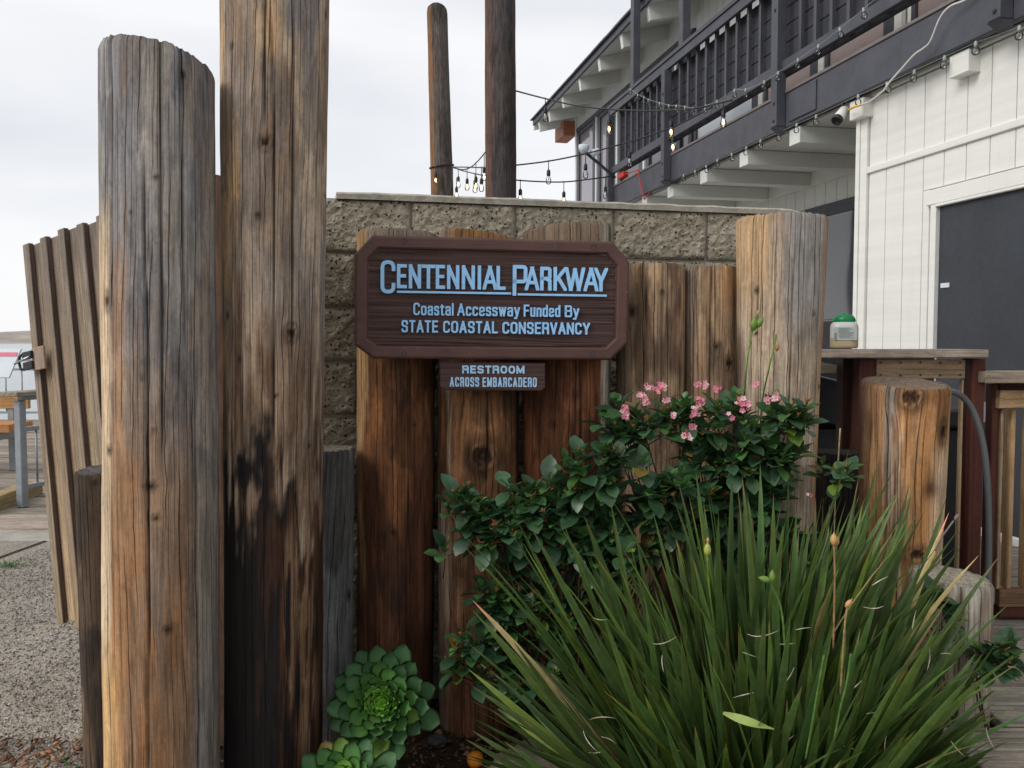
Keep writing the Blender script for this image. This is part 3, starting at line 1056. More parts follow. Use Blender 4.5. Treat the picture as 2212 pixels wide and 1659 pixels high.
PG = 'weathered round timber piles around the planter'
pile('timber_pile', 'wide grey pile with slanted top at left, orange streak down its left edge', 'timber pile', (217, 465, 90), (222, 482, 1659), 2.50, col_left,
     knots=[(236, 652, 9, 1.8), (287, 462, 3.5), (337, 383, 4), (394, 152, 4, 1.6), (333, 932, 4), (310, 815, 3.5), (338, 1118, 6), (374, 1850, 6), (240, 968, 6, 1.2), (363, 2010 / 1.4756 * 1.0, 7), (480 * .68, 1050, 9, .7)],
     slope=(-.026, 0.0), seed=11, group=PG, cracks=[(.04, 1.2, 2.6, .0035), (.42, 1.5, 2.6, .003), (-.2, .3, 2.0, .0025), (.62, .2, 1.4, .0022), (-.78, 1.2, 2.5, .0025)], endcol=(0.22, 0.20, 0.19), dome=.012, rnd=.02)
pile('timber_pile', 'tallest near pile, cut off at the photo top, its lower half stained black', 'timber pile', (476, 710, 0), (483, 700, 1659), 2.66, col_tall,
     knots=[(575, 308, 10, 1.2), (560, 466, 5), (480, 416, 4), (706, 418, 4), (700, 22, 5, 1.5), (506, 107, 4, 1.5), (628, 718, 11, 1.3), (493, 683, 5, 1.3), (596, 855, 4), (667, 965, 4), (520, 775, 3.5, 1.8)],
     slope=(.0, 0), seed=23, group=PG, zmax=3.1, cracks=[(-.17, 2.1, 3.2, .0035), (-.02, 1.2, 2.4, .0022), (.32, 1.3, 2.6, .0022), (.15, .8, 1.5, .002)])
pile('timber_pile', 'short black-brown pile at far left, half behind the wide grey pile', 'timber pile', (160, 275, 1014), (178, 290, 1659), 2.95,
     col_gen((0.10, 0.066, 0.044), (0.055, 0.04, 0.03), (0.03, 0.022, 0.018), (0.17, 0.12, 0.085)), seed=31, group=PG, knots=[(203, 1043, 5)], endcol=(0.13, 0.12, 0.11), res=.007, slope=(.006, -.006))
pile('timber_pile', 'brown pile seen only through the gap between the two tall piles', 'timber pile', (440, 560, 378), (440, 560, 1659), 3.02,
     col_gen((0.13, 0.075, 0.05), (0.09, 0.055, 0.04), (0.04, 0.03, 0.02)), seed=37, group=PG, res=.009, resz=.02)
pile('timber_pile', 'short cracked blue-grey pile between the tallest pile and the sign', 'timber pile', (640, 767, 968), (645, 765, 1500), 3.0,
     col_gen((0.150, 0.150, 0.150), (0.10, 0.098, 0.098), (0.05, 0.048, 0.046), (0.22, 0.22, 0.22)), seed=41, group=PG, knots=[(757, 1290, 6, 1.6)], endcol=(0.26, 0.23, 0.17), res=.007)
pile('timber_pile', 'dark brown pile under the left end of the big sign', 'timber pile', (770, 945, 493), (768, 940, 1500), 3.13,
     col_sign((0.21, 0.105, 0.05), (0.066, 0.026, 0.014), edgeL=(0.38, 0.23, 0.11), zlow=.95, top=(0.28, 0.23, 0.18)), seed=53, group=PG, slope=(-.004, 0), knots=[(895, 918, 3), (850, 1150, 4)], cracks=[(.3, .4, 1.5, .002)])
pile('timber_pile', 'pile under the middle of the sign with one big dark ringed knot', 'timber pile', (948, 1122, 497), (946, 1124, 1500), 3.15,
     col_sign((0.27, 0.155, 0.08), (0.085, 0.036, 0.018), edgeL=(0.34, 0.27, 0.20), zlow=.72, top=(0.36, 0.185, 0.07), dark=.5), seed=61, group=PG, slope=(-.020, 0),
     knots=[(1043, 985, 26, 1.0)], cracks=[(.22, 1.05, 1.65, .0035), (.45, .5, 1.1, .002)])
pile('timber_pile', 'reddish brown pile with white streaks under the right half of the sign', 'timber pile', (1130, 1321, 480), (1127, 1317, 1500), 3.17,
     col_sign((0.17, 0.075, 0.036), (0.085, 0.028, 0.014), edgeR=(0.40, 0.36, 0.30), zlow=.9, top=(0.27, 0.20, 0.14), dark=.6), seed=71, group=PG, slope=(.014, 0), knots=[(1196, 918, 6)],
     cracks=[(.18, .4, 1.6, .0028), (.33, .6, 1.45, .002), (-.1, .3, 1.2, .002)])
pile('timber_pile', 'tan pile whose left half hides behind the right end of the sign', 'timber pile', (1330, 1481, 567), (1325, 1470, 1500), 3.20,
     col_gen((0.36, 0.235, 0.14), (0.27, 0.19, 0.13), (0.12, 0.075, 0.05), (0.47, 0.33, 0.21), gr=lambda c, s, Z, a, b, d: mixc(mixc(c, (0.17, 0.12, 0.09), (1 - ss(s, -.75, -.45)) * .8), (0.15, 0.085, 0.05), (1 - ss(Z, .75, 1.1)) * .7)), seed=83, group=PG, knots=[(1366, 672, 7, 1.3), (1430, 631, 3.5)],
     cracks=[(-.1, .9, 1.8, .002), (.35, 1.0, 1.8, .002)])
pile('timber_pile', 'flat-topped pile with an oval knot, between the sign and the tallest right-hand pile', 'timber pile', (1478, 1600, 573), (1472, 1590, 1500), 3.22,
     col_gen((0.37, 0.245, 0.15), (0.44, 0.27, 0.14), (0.15, 0.10, 0.07), (0.45, 0.36, 0.26), gr=lambda c, s, Z, a, b, d: mixc(c, (0.27, 0.235, 0.205), (1 - ss(s, -.8, -.3)) * .8 * ss(Z, 1.2, 1.5))), seed=91, group=PG, knots=[(1575, 1157 / 1.4756, 9, 1.5), (1547, 747, 5)],
     cracks=[(-.05, 1.1, 1.85, .0035), (-.62, 1.0, 1.85, .0025)], rough_top=.004)


def right_pile_gr(c, s, Z, a, b, d):
    c = mixc(c, (0.46, 0.30, 0.165), (1 - ss(s + (b - .5), -.55, -.2)) * ss(Z, 1.5, 1.75) * .8)
    c = mixc(c, (0.30, 0.295, 0.29), ss(s + (a - .5), .2, .55) * ss(Z, 1.35, 1.7) * .75)
    c = mixc(c, (0.42, 0.22, 0.10), ss(s, .90, .97) * .7)
    c = mixc(c, (0.12, 0.075, 0.05), (1 - ss(s, -.93, -.8)) * (1 - ss(Z, 1.45, 1.6)) * .8)
    return c


pile('timber_pile', 'broad pale pile standing highest right of the sign, grey at its top', 'timber pile', (1587, 1787, 458), (1590, 1757, 1130), 3.02,
     col_gen((0.40, 0.31, 0.225), (0.35, 0.27, 0.20), (0.25, 0.19, 0.145), (0.47, 0.38, 0.29), gr=right_pile_gr), seed=101, group=PG,
     knots=[(1636, 626, 4, 1.4), (1775, 1230 / 1.4756, 4), (1632 + 0, 720, 3), (1756, 677, 3)], cracks=[(.28, 1.0, 1.8, .002), (-.5, 1.2, 1.95, .002)], slope=(0.0, 0.0), endcol=(0.3, 0.28, 0.26))


def big_gr(c, s, Z, a, b, d):
    c = c * 1.12
    c = mixc(c, (0.17, 0.155, 0.14), (1 - ss(s, -.95, -.72)) * .8)
    c = mixc(c, (0.30, 0.28, 0.25), np.exp(-((s + .3) / .16) ** 2) * ss(a, .45, .52) * .8)
    c = mixc(c, (0.23, 0.10, 0.04), ss(b, .54, .60) * .7)
    c = mixc(c, (0.62, 0.50, 0.36), np.exp(-((s - .02 + .10 * np.cos((Z - 1.0) * 5)) / .035) ** 2) * (1 - ss(Z, 1.12, 1.25)) * .8)
    c = mixc(c, (0.62, 0.52, 0.38), ss(s, .55, .8) * (1 - ss(Z, 1.05, 1.2)) * .5)
    c = mixc(c, (0.05, 0.022, 0.012), np.exp(-(((s - .62) / .17) ** 2 + ((Z - .985) / .035) ** 2)) * .9)
    return c


pile('timber_pile', 'knotty golden-brown pile with a flat top in front of the deck counter', 'timber pile', (1855, 2056, 826), (1846, 2036, 1205), 3.12,
     col_gen((0.43, 0.25, 0.115), (0.34, 0.165, 0.065), (0.19, 0.085, 0.035), (0.58, 0.41, 0.24), gr=big_gr), seed=113, group=PG,
     knots=[(1967, 858, 20, .95), (2034, 930, 10, 1.9), (1980, 1198, 19, .7)], cracks=[(-.33, .2, 1.5, .0035), (.1, .9, 1.5, .0016), (-.12, .2, 1.1, .0022)], endcol=(0.26, 0.19, 0.13), slope=(-.01, -.014), rough_top=.003, rnd=.007)


def stump_gr(c, s, Z, a, b, d):
    c = mixc(c, (0.58, 0.55, 0.47), ss(Z + (b - .5) * .25, .66, .72) * .6)
    c = mixc(c, (0.12, 0.09, 0.06), (1 - ss(s, -.4, .1)) * .5)
    return c


pile('timber_pile', 'low pale stump with growth rings on its top behind the strap-leaved plant', 'timber pile', (1958, 2150, 1243), (1955, 2140, 1640), 2.80,
     col_gen((0.33, 0.27, 0.20), (0.25, 0.195, 0.145), (0.20, 0.16, 0.12), (0.46, 0.42, 0.35), gr=stump_gr), seed=127, group=PG, endcol=(0.44, 0.40, 0.31), res=.006, cracks=[(.1, .3, .7, .002)], slope=(-.012, 0))
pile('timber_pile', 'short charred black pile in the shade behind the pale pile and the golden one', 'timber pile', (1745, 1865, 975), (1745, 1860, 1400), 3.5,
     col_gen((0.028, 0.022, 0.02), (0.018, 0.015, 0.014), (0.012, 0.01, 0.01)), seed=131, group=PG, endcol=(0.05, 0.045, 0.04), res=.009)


def bg_gr(c, s, Z, a, b, d):
    c = mixc(c, (0.25, 0.12, 0.055), (1 - ss(s + (b - .5) * .5, -.75, -.5)) * .8)
    return c


pile('mooring_pile', 'thinner round-topped distant pile left of its taller neighbour', 'timber pile', (922, 966, 12), (931, 980, 430), 13.0,
     col_gen((0.112, 0.095, 0.085), (0.085, 0.073, 0.067), (0.05, 0.043, 0.04), (0.15, 0.122, 0.102), gr=bg_gr), seed=139, group='distant piles beyond the block wall', zb=-3.0, res=.02, resz=.06, slope=(-.01, 0), dome=.05)
pile('mooring_pile', 'thicker dark distant pile running out of the top of the photo', 'timber pile', (1047, 1113, 0), (1048, 1116, 430), 9.5,
     col_gen((0.072, 0.060, 0.058), (0.062, 0.057, 0.060), (0.04, 0.036, 0.036), (0.095, 0.075, 0.068), gr=lambda c, s, Z, a, b, d: mixc(c, (0.13, 0.065, 0.042), (1 - ss(s, -.8, -.35)) * .7)), seed=149, group='distant piles beyond the block wall', zb=-3.0, zmax=6.2, res=.015, resz=.05)

# ------------------------------------------------------------------ split-face block wall
wall_dir = Vector((1.0, 0.235, 0)).normalized()
W0 = P(735, 415, 3.27)
WANG = math.atan2(wall_dir.y, wall_dir.x)
WZ = W0.z
blockwall = empty('block_wall', (W0.x, W0.y, 0), WANG, 'grey split-face concrete block wall with a mortar cap behind the piles', 'block wall')
HB = .2032
x_end = 2.03
x_start = -.55
core = MB().box((x_start, .0035, 0.0), (x_end - .02, .19, WZ - .022), .004).build('mortar_core', M_MORTAR, blockwall)


def split_block(L, Hh, seed, chamfer_l=0, round_r=False):
    nxb, nzb = 56, 28
    xs_ = np.linspace(0, L, nxb); zs_ = np.linspace(0, Hh, nzb)
    Xg, Zg = np.meshgrid(xs_, zs_)
    ed = np.minimum(np.minimum(Xg, L - Xg), np.minimum(Zg, Hh - Zg))
    d = (fbm(Xg * 14 + seed, Zg * 14, seed, 4) - .5) * .014 + (fbm(Xg * 55, Zg * 55, seed + 4, 3) - .5) * .016
    Yg = -(.008 + d + .008 * ss(ed, 0, .02)) * ss(ed, -.006, .008)
    if round_r:
        Yg = Yg + .07 * ss(Xg, L - .12, L + .02) ** 2
    V = np.stack([Xg, Yg, Zg], -1).reshape(-1, 3)
    ii, jj = np.meshgrid(np.arange(nzb - 1), np.arange(nxb - 1), indexing='ij')
    Fq = np.stack([ii * nxb + jj, ii * nxb + jj + 1, (ii + 1) * nxb + jj + 1, (ii + 1) * nxb + jj], -1).reshape(-1, 4).tolist()
    n = len(V)
    # sides and back
    back = [(0, .19, 0), (L, .19, 0), (L, .19, Hh), (0, .19, Hh)]
    V = np.concatenate([V, np.array(back)])
    Fq.append((n + 3, n + 2, n + 1, n))
    Fq.append(tuple([n, n + 1] + [nxb - 1 - k for k in range(nxb)]))
    Fq.append(tuple([n + 2, n + 3] + [(nzb - 1) * nxb + k for k in range(nxb)]))
    Fq.append(tuple([n + 3, n] + [k * nxb for k in range(nzb)]))
    Fq.append(tuple([n + 1, n + 2] + [(nzb - 1 - k) * nxb + nxb - 1 for k in range(nzb)]))
    return mesh_of('block', V, Fq, M_BLOCK)


# joints read at x=890,1122,1345,1565 in the top course
BL = .4064
first_joint = .262
zc = WZ - .028
for course in range(9):
    zt_ = zc - course * HB
    x = first_joint - BL * 2 + (BL / 2 if course % 2 else 0)
    while x < x_end - .02:
        L = min(BL, x_end - x) - .010
        xx = max(x, x_start)
        L2 = x + .005 + L - (xx + .005)
        if L2 > .05:
            last = x + BL >= x_end - .02
            o = obj('block', split_block(L2, HB - .011, course * 17 + int(x * 10) + 40, round_r=last), blockwall, loc=(xx + .005, 0, zt_ - HB + .011))
        x += BL
# mortar cap, its right end rounded back
cap = MB()
nc = 30
V = []; F = []
prof = []
for k in range(nc + 1):
    x = -.015 + (x_end + .03 + .015) * k / nc
    y0 = -.024 + (.12 * max(0, (x - (x_end - .20)) / .23) ** 2)
    e = random.uniform(-.004, .004)
    zt_ = WZ + random.uniform(-.002, .002) - .02 * max(0, (x - (x_end - .2)) / .23)
    V += [(x, y0 + e, WZ - .0275), (x, y0 + e - .002, zt_ - .008), (x, y0 + e + .010, zt_), (x, .215, zt_ - .002), (x, .22, WZ - .027)]
for k in range(nc):
    for q in range(4):
        a0 = k * 5 + q
        F.append((a0, a0 + 5, a0 + 6, a0 + 1))
F.append((0, 1, 2, 3, 4)); F.append(tuple((nc * 5 + q) for q in (4, 3, 2, 1, 0)))
cap.add(V, F).build('mortar_cap', M_CAPC, blockwall)

# ------------------------------------------------------------------ the two signs
def sign_plane():
    # plane through left x=765 at 2.90 and right x=1360 at 3.02
    a = P(765, 640, 2.885); b = P(1360, 650, 2.985)
    u = Vector((b.x - a.x, b.y - a.y, 0)).normalized()
    return a, u


SA, SU = sign_plane()
SNV = Vector((SU.y, -SU.x, 0))         # towards the camera
SROLL = R(-0.55)
SC = (SA + P(1360, 650, 2.985)) / 2
SC.z = P(1062, 642, 2.935).z
SBASIS = Matrix.Translation(SC) @ Matrix.Rotation(math.atan2(SU.y, SU.x), 4, 'Z') @ Matrix.Rotation(-SROLL, 4, 'Y')
SINV = SBASIS.inverted()


def S(x, y, off=0.0):
    """photo (2212 px) -> sign-local x,z on the plane local y=-off"""
    o_ = SINV @ Vector((0, 0, EYE)); d_ = (SINV.to_3x3() @ Vector(ray(x, y)))
    t = (-off - o_.y) / d_.y
    p = o_ + d_ * t
    return p.x, p.z


def rg(x, y):
    return ((1088 + x * .49186) / 1.47559, (816 + y * .49186) / 1.47559)


def SR(x, y, off=0.0):
    return S(*rg(x, y), off)


big_sign = empty('park_sign', (0, 0, 0), 0, 'large brown octagonal wooden sign lettered Centennial Parkway', 'sign')
big_sign.matrix_world = SBASIS
# outline from the photo
outer_px = [(805, 507), (1325, 521), (1361, 566), (1357, 742), (1320, 778), (806, 775), (765, 745), (766, 548)]
outer = [Vector(S(x, y, .03)) for x, y in outer_px]


def inset(poly, d):
    n = len(poly)
    out = []
    cx = sum((p for p in poly), Vector((0, 0))) / n
    for i in range(n):
        p0, p1, p2 = poly[i - 1], poly[i], poly[(i + 1) % n]
        e1 = (p1 - p0).normalized(); e2 = (p2 - p1).normalized()
        n1 = Vector((-e1.y, e1.x)); n2 = Vector((-e2.y, e2.x))
        if n1.dot(cx - p1) < 0: n1 = -n1
        if n2.dot(cx - p1) < 0: n2 = -n2
        bis = (n1 + n2)
        out.append(p1 + bis * (d / (1 + n1.dot(n2))))
    return out


rings_ = [(0.0, 0.045), (0.0, -0.018), (.005, -.024), (.010, -.0255), (.036, -.0255), (.041, -.022), (.044, -.012)]
fr = MB()
V = []
for ins, y in rings_:
    for p in inset(outer, ins): V.append((p.x, y, p.y))
F = []
n8 = 8
for k in range(len(rings_) - 1):
    for i in range(n8):
        j = (i + 1) % n8
        F.append((k * n8 + i, (k + 1) * n8 + i, (k + 1) * n8 + j, k * n8 + j))
fr.add(V, F).build('frame', M_SFRAME, big_sign)
# recessed sandblasted face as a fine relief grid clipped to the octagon
inn = inset(outer, .0445)
xs0, xs1 = min(p.x for p in inn), max(p.x for p in inn)
zs0, zs1 = min(p.y for p in inn), max(p.y for p in inn)
nz2 = 150
V = []; F = []
NXs = 70


def xrange_at(z):
    xs_ = []
    for i in range(8):
        p, q = inn[i], inn[(i + 1) % 8]
        if (p.y - z) * (q.y - z) <= 0 and abs(p.y - q.y) > 1e-7:
            xs_.append(p.x + (q.x - p.x) * (z - p.y) / (q.y - p.y))
    return (min(xs_), max(xs_)) if xs_ else (0, 0)


for k in range(nz2):
    z = zs0 + .0005 + (zs1 - zs0 - .001) * k / (nz2 - 1)
    a0, a1 = xrange_at(z)
    for i in range(NXs):
        x = a0 + (a1 - a0) * i / (NXs - 1)
        V.append((x, 0, z))
V = np.array(V)
gr_ = fbm(V[:, 0] * 2.2, V[:, 2] * 110 + 1.2 * np.sin(V[:, 0] * 5), 77, 3)
V[:, 1] = -.0125 + (1 - ss(gr_, .42, .56)) * .003
for k in range(nz2 - 1):
    for i in range(NXs - 1):
        a0 = k * NXs + i
        F.append((a0, a0 + 1, a0 + NXs + 1, a0 + NXs))
obj('face', mesh_of('face', V, F, M_SPANEL, smooth=True), big_sign)
for (x, y) in [(873, 521), (1282, 535), (873, 765), (1280, 765)]:
    px, pz = S(x, y, .0255)
    q = MB()
    q.lathe([(.0068, 0), (.0085, -.001), (.0085, -.003)], 16, M=Matrix.Translation((px, -.0252, pz)) @ Matrix.Rotation(math.pi / 2, 4, 'X') @ Matrix.Scale(-1, 4, (0, 0, 1)))
    V = [(px, -.0262, pz)]
    nn = 16
    ring_a = [(px + .0066 * math.cos(2 * math.pi * k / nn), -.0262, pz + .0066 * math.sin(2 * math.pi * k / nn)) for k in range(nn)]
    ring_b = [(px + .0066 * math.cos(2 * math.pi * k / nn), -.0250, pz + .0066 * math.sin(2 * math.pi * k / nn)) for k in range(nn)]
    q = MB()
    q.add(V + ring_a + ring_b, [(0, 1 + (k + 1) % nn, 1 + k) for k in range(nn)] + [(1 + k, 1 + (k + 1) % nn, 17 + (k + 1) % nn, 17 + k) for k in range(nn)])
    q.build('screw_plug', M_SFRAME, big_sign)
    q = MB()
    r1 = [(px + .0092 * math.cos(2 * math.pi * k / nn), -.0258, pz + .0092 * math.sin(2 * math.pi * k / nn)) for k in range(nn)]
    r2 = [(px + .0074 * math.cos(2 * math.pi * k / nn), -.0258, pz + .0074 * math.sin(2 * math.pi * k / nn)) for k in range(nn)]
    q.add(r1 + r2, [(k, 16 + k, 16 + (k + 1) % nn, (k + 1) % nn) for k in range(nn)])
    q.build('screw_ring', M_BLACK, big_sign)

# --- monoline letter shapes: centre lines in a unit box; numbers after '|' = corner radius
GL = {
    'A': (1.05, [[(0, 0), (.5, 1), (1, 0)], [(.19, .30), (.81, .30)]], 0),
    'B': (.95, [[(0, 0), (0, 1), (.95, 1), (.95, .54), (0, .54)], [(.3, .54), (1, .54), (1, 0), (0, 0)]], .22),
    'C': (.95, [[(1, .70), (1, 1), (0, 1), (0, 0), (1, 0), (1, .30)]], .5),
    'D': (.98, [[(0, .3), (0, 1), (1, 1), (1, 0), (0, 0), (0, .5)]], .34),
    'E': (.82, [[(1, 1), (0, 1), (0, 0), (1, 0)], [(0, .52), (.88, .52)]], 0),
    'F': (.80, [[(1, 1), (0, 1), (0, 0)], [(0, .50), (.85, .50)]], 0),
    'I': (.0, [[(0, 0), (0, 1)]], 0),
    'K': (1.0, [[(0, 0), (0, 1)], [(1, 1), (.05, .42)], [(.30, .56), (1, 0)]], 0),
    'L': (.78, [[(0, 1), (0, 0), (1, 0)]], 0),
    'M': (1.25, [[(0, 0), (0, 1), (.5, .1), (1, 1), (1, 0)]], 0),
    'N': (1.0, [[(0, 0), (0, 1), (1, 0), (1, 1)]], 0),
    'O': (.98, [[(.5, 1), (0, 1), (0, 0), (1, 0), (1, 1), (.5, 1)]], .5),
    'P': (.95, [[(0, 0), (0, 1), (1, 1), (1, .46), (0, .46)]], .26),
    'R': (.97, [[(0, 0), (0, 1), (.97, 1), (.97, .50), (0, .50)], [(.55, .50), (.97, .38), (1, 0)]], .24),
    'S': (.93, [[(1, .74), (1, 1), (0, 1), (0, .56), (1, .46), (1, 0), (0, 0), (0, .26)]], .36),
    'T': (.86, [[(0, 1), (1, 1)], [(.5, 1), (.5, 0)]], 0),
    'V': (1.0, [[(0, 1), (.5, 0), (1, 1)]], 0),
    'W': (1.55, [[(0, 1), (.26, 0), (.5, .96), (.74, 0), (1, 1)]], 0),
    'Y': (1.0, [[(0, 1), (.5, .42), (1, 1)], [(.5, .42), (.5, 0)]], 0),
    'a': (.72, [[(.0, .52), (0, .72), (1, .72), (1, 0)], [(1, .42), (0, .38), (0, 0), (1, 0), (1, .2)]], .26),
    'c': (.70, [[(1, .50), (1, .72), (0, .72), (0, 0), (1, 0), (1, .22)]], .36),
    'd': (.74, [[(1, 1), (1, 0)], [(1, .6), (1, .72), (0, .72), (0, 0), (1, 0), (1, .12)]], .34),
    'e': (.72, [[(0, .37), (1, .37), (1, .72), (0, .72), (0, 0), (1, 0), (1, .18)]], .32),
    'l': (.0, [[(0, 0), (0, 1)]], 0),
    'n': (.70, [[(0, 0), (0, .74)], [(0, .5), (0, .72), (1, .72), (1, 0)]], .30),
    'o': (.76, [[(.5, .72), (0, .72), (0, 0), (1, 0), (1, .72), (.5, .72)]], .38),
    's': (.66, [[(1, .52), (1, .72), (0, .72), (0, .42), (1, .34), (1, 0), (0, 0), (0, .2)]], .24),
    't': (.44, [[(.35, .94), (.35, 0), (1, 0)], [(0, .72), (1, .72)]], .14),
    'u': (.70, [[(1, .74), (1, 0)], [(0, .74), (0, 0), (1, 0), (1, .2)]], .30),
    'w': (1.10, [[(0, .74), (.26, 0), (.5, .7), (.74, 0), (1, .74)]], 0),
    'y': (.76, [[(0, .74), (.52, .02)], [(1, .74), (.5, 0), (.32, -.24), (0, -.24)]], .1),
}


def rounded(poly, r, sharp_x=None):
    if r <= 0: return [Vector(p) for p in poly]
    pts = [Vector(p) for p in poly]
    out = [pts[0]]
    for i in range(1, len(pts) - 1):
        p0, p1, p2 = pts[i - 1], pts[i], pts[i + 1]
        if sharp_x is not None and abs(p1.x - sharp_x) < 1e-6:
            out.append(p1); continue
        l1, l2 = (p0 - p1).length, (p2 - p1).length
        rr_ = min(r, l1 * (.5 if i > 1 else 1), l2 * (.5 if i < len(pts) - 2 else 1))
        a_ = p1 + (p0 - p1).normalized() * rr_; b2 = p1 + (p2 - p1).normalized() * rr_
        for k in range(6):
            t = k / 5
            out.append(a_ * (1 - t) ** 2 + p1 * 2 * t * (1 - t) + b2 * t * t)
    out.append(pts[-1])
    return out


def ribbon(pts, hw, y0, y1):
    n = len(pts)
    clean = [pts[0]]
    for p in pts[1:]:
        if (p - clean[-1]).length > 1e-5: clean.append(p)
    pts = clean; n = len(pts)
    L, Rr_ = [], []
    for i in range(n):
        d1 = (pts[i] - pts[i - 1]).normalized() if i > 0 else None
        d2 = (pts[i + 1] - pts[i]).normalized() if i < n - 1 else None
        if d1 is None: d1 = d2
        if d2 is None: d2 = d1
        n1 = Vector((-d1.y, d1.x)); n2 = Vector((-d2.y, d2.x))
        bis = n1 + n2
        den = 1 + n1.dot(n2)
        m = bis / den if den > .12 else n1
        if m.length > 3.2: m = m.normalized() * 3.2
        L.append(pts[i] + m * hw); Rr_.append(pts[i] - m * hw)
    V = [(p.x, y1, p.y) for p in L] + [(p.x, y1, p.y) for p in Rr_] + [(p.x, y0, p.y) for p in L] + [(p.x, y0, p.y) for p in Rr_]
    F = []
    for i in range(n - 1):
        F.append((i, n + i, n + i + 1, i + 1))
        F.append((i, i + 1, 2 * n + i + 1, 2 * n + i))
        F.append((n + i + 1, n + i, 3 * n + i, 3 * n + i + 1))
    F.append((0, 2 * n, 3 * n, n)); F.append((n - 1, 2 * n - 1, 4 * n - 1, 3 * n - 1))
    return V, F


def clip_poly(poly, ax, lim, keep_less):
    out = []
    for i in range(len(poly)):
        p, q = poly[i - 1], poly[i]
        ip = (p[ax] <= lim) if keep_less else (p[ax] >= lim)
        iq = (q[ax] <= lim) if keep_less else (q[ax] >= lim)
        if ip != iq:
            t = (lim - p[ax]) / (q[ax] - p[ax])
            out.append(p + (q - p) * t)
        if iq: out.append(q)
    return out


def prism(poly, y0, y1):
    n = len(poly)
    V = [(p.x, y1, p.y) for p in poly] + [(p.x, y0, p.y) for p in poly]
    area = sum(poly[i - 1].x * poly[i].y - poly[i].x * poly[i - 1].y for i in range(n))
    idx = list(range(n))
    F = [tuple(idx if area > 0 else idx[::-1])]
    for i in range(n):
        j = (i + 1) % n
        F.append((i, n + i, n + j, j) if area > 0 else (j, n + j, n + i, i))
    return V, F


def letter(ch, x0, x1, zb_, zt_, stroke, yb, yf, mat, parent, skew=0.0):
    w, lines, r = GL[ch]
    t = stroke
    q = MB()
    iw = (x1 - x0) - t
    ih = (zt_ - zb_) - t
    low = ch.islower() and ch not in 'tdl'
    ztc = zb_ + t + .72 * ih if low else zt_
    zbc = zb_ - ih if ch == 'y' else zb_
    kk = 0
    for k, ln in enumerate(lines):
        pts = [Vector((x0 + t / 2 + (p[0] * iw if w > 0 else 0), zb_ + t / 2 + p[1] * ih)) for p in ln]
        if r == 0 or ch == 'y' or (ch == 'R' and k == 1):
            for i in range(len(pts) - 1):
                a_, b2 = pts[i], pts[i + 1]
                d = (b2 - a_).normalized(); n_ = Vector((-d.y, d.x)) * t / 2
                ea = 1.5 * t if ln[i][1] in (0, 1, .74) and abs(d.y) > .3 else t / 2
                eb = 1.5 * t if ln[i + 1][1] in (0, 1, .74) and abs(d.y) > .3 else t / 2
                a2, b3 = a_ - d * ea, b2 + d * eb
                poly = [a2 - n_, b3 - n_, b3 + n_, a2 + n_]
                for ax, lim, less in ((0, x0, False), (0, x1, True), (1, zbc, False), (1, ztc, True)):
                    poly = clip_poly(poly, ax, lim, less)
                    if len(poly) < 3: break
                if len(poly) >= 3:
                    V, F = prism(poly, yb, yf - .00025 * kk)
                    q.add(V, F); kk += 1
            continue
        rad = r * min(iw, ih * .9)
        pts = rounded(pts, rad, x0 + t / 2 if ch in 'BDPR' else None)
        if (pts[0] - pts[-1]).length > 1e-5:
            e0 = (pts[0] - pts[1]).normalized(); e1 = (pts[-1] - pts[-2]).normalized()
            if abs(e0.x) > .5 or ln[0][1] in (0, 1, .74): pts[0] = pts[0] + e0 * t / 2
            if abs(e1.x) > .5 or ln[-1][1] in (0, 1): pts[-1] = pts[-1] + e1 * t / 2
        V, F = ribbon(pts, t / 2, yb, yf - .00025 * kk)
        V = [(min(max(v[0], x0), x1), v[1], min(max(v[2], zbc), ztc if not low else 9)) for v in V]
        q.add(V, F); kk += 1
    return q.build('letter', mat, parent)


def word(text, p0, p1, ztop0, ztop1, zbot0, zbot1, stroke, yb, yf, mat, parent, off):
    """lay a word between photo (region) points; p0,p1 = x range; z from region y at both ends"""
    xa, zt0 = SR(p0, ztop0, off); xb_, zt1 = SR(p1, ztop1, off)
    _, zb0 = SR(p0, zbot0, off); _, zb1 = SR(p1, zbot1, off)
    zt_, zb_ = (zt0 + zt1) / 2, (zb0 + zb1) / 2
    hgt = zt_ - zb_
    # natural widths in units of height minus stroke
    gap = stroke * .62
    ws = [GL[c][0] for c in text]
    nvar = sum(ws)
    total = xb_ - xa
    k = (total - gap * (len(text) - 1) - stroke * len(text)) / nvar
    x = xa
    for c, w_ in zip(text, ws):
        cw = stroke + k * w_
        ex = 0
        letter(c, x - ex, x + cw + ex, zb_, zt_, stroke, yb, yf, mat, parent)
        x += cw + gap
    return


YB, YF = -.0105, -.0215
OFF = .0215
# headline, letters placed one by one as on the sign
zt_E = (SR(360, 48, OFF)[1] + SR(1700, 80, OFF)[1]) / 2
zb_E = (SR(360, 206, OFF)[1] + SR(1690, 232, OFF)[1]) / 2
st = .0113
head = [('E', 360, 425), ('N', 437, 517), ('T', 519, 610), ('E', 612, 672), ('N', 685, 765), ('N', 781, 866), ('I', 884, 907), ('A', 917, 1010), ('L', 1006, 1065),
        ('A', 1190, 1284), ('R', 1290, 1364), ('K', 1376, 1462), ('W', 1450, 1580), ('A', 1572, 1668), ('Y', 1640, 1728)]
for c, a0, a1 in head:
    letter(c, SR(a0, 130, OFF)[0], SR(a1, 130, OFF)[0], zb_E, zt_E, st, YB, YF, M_LETTER, big_sign)
letter('C', SR(254, 130, OFF)[0], SR(350, 130, OFF)[0], SR(300, 243, OFF)[1], SR(300, 27, OFF)[1], st * 1.06, YB, YF, M_LETTER, big_sign)
zP = SR(1150, 58, OFF)[1]
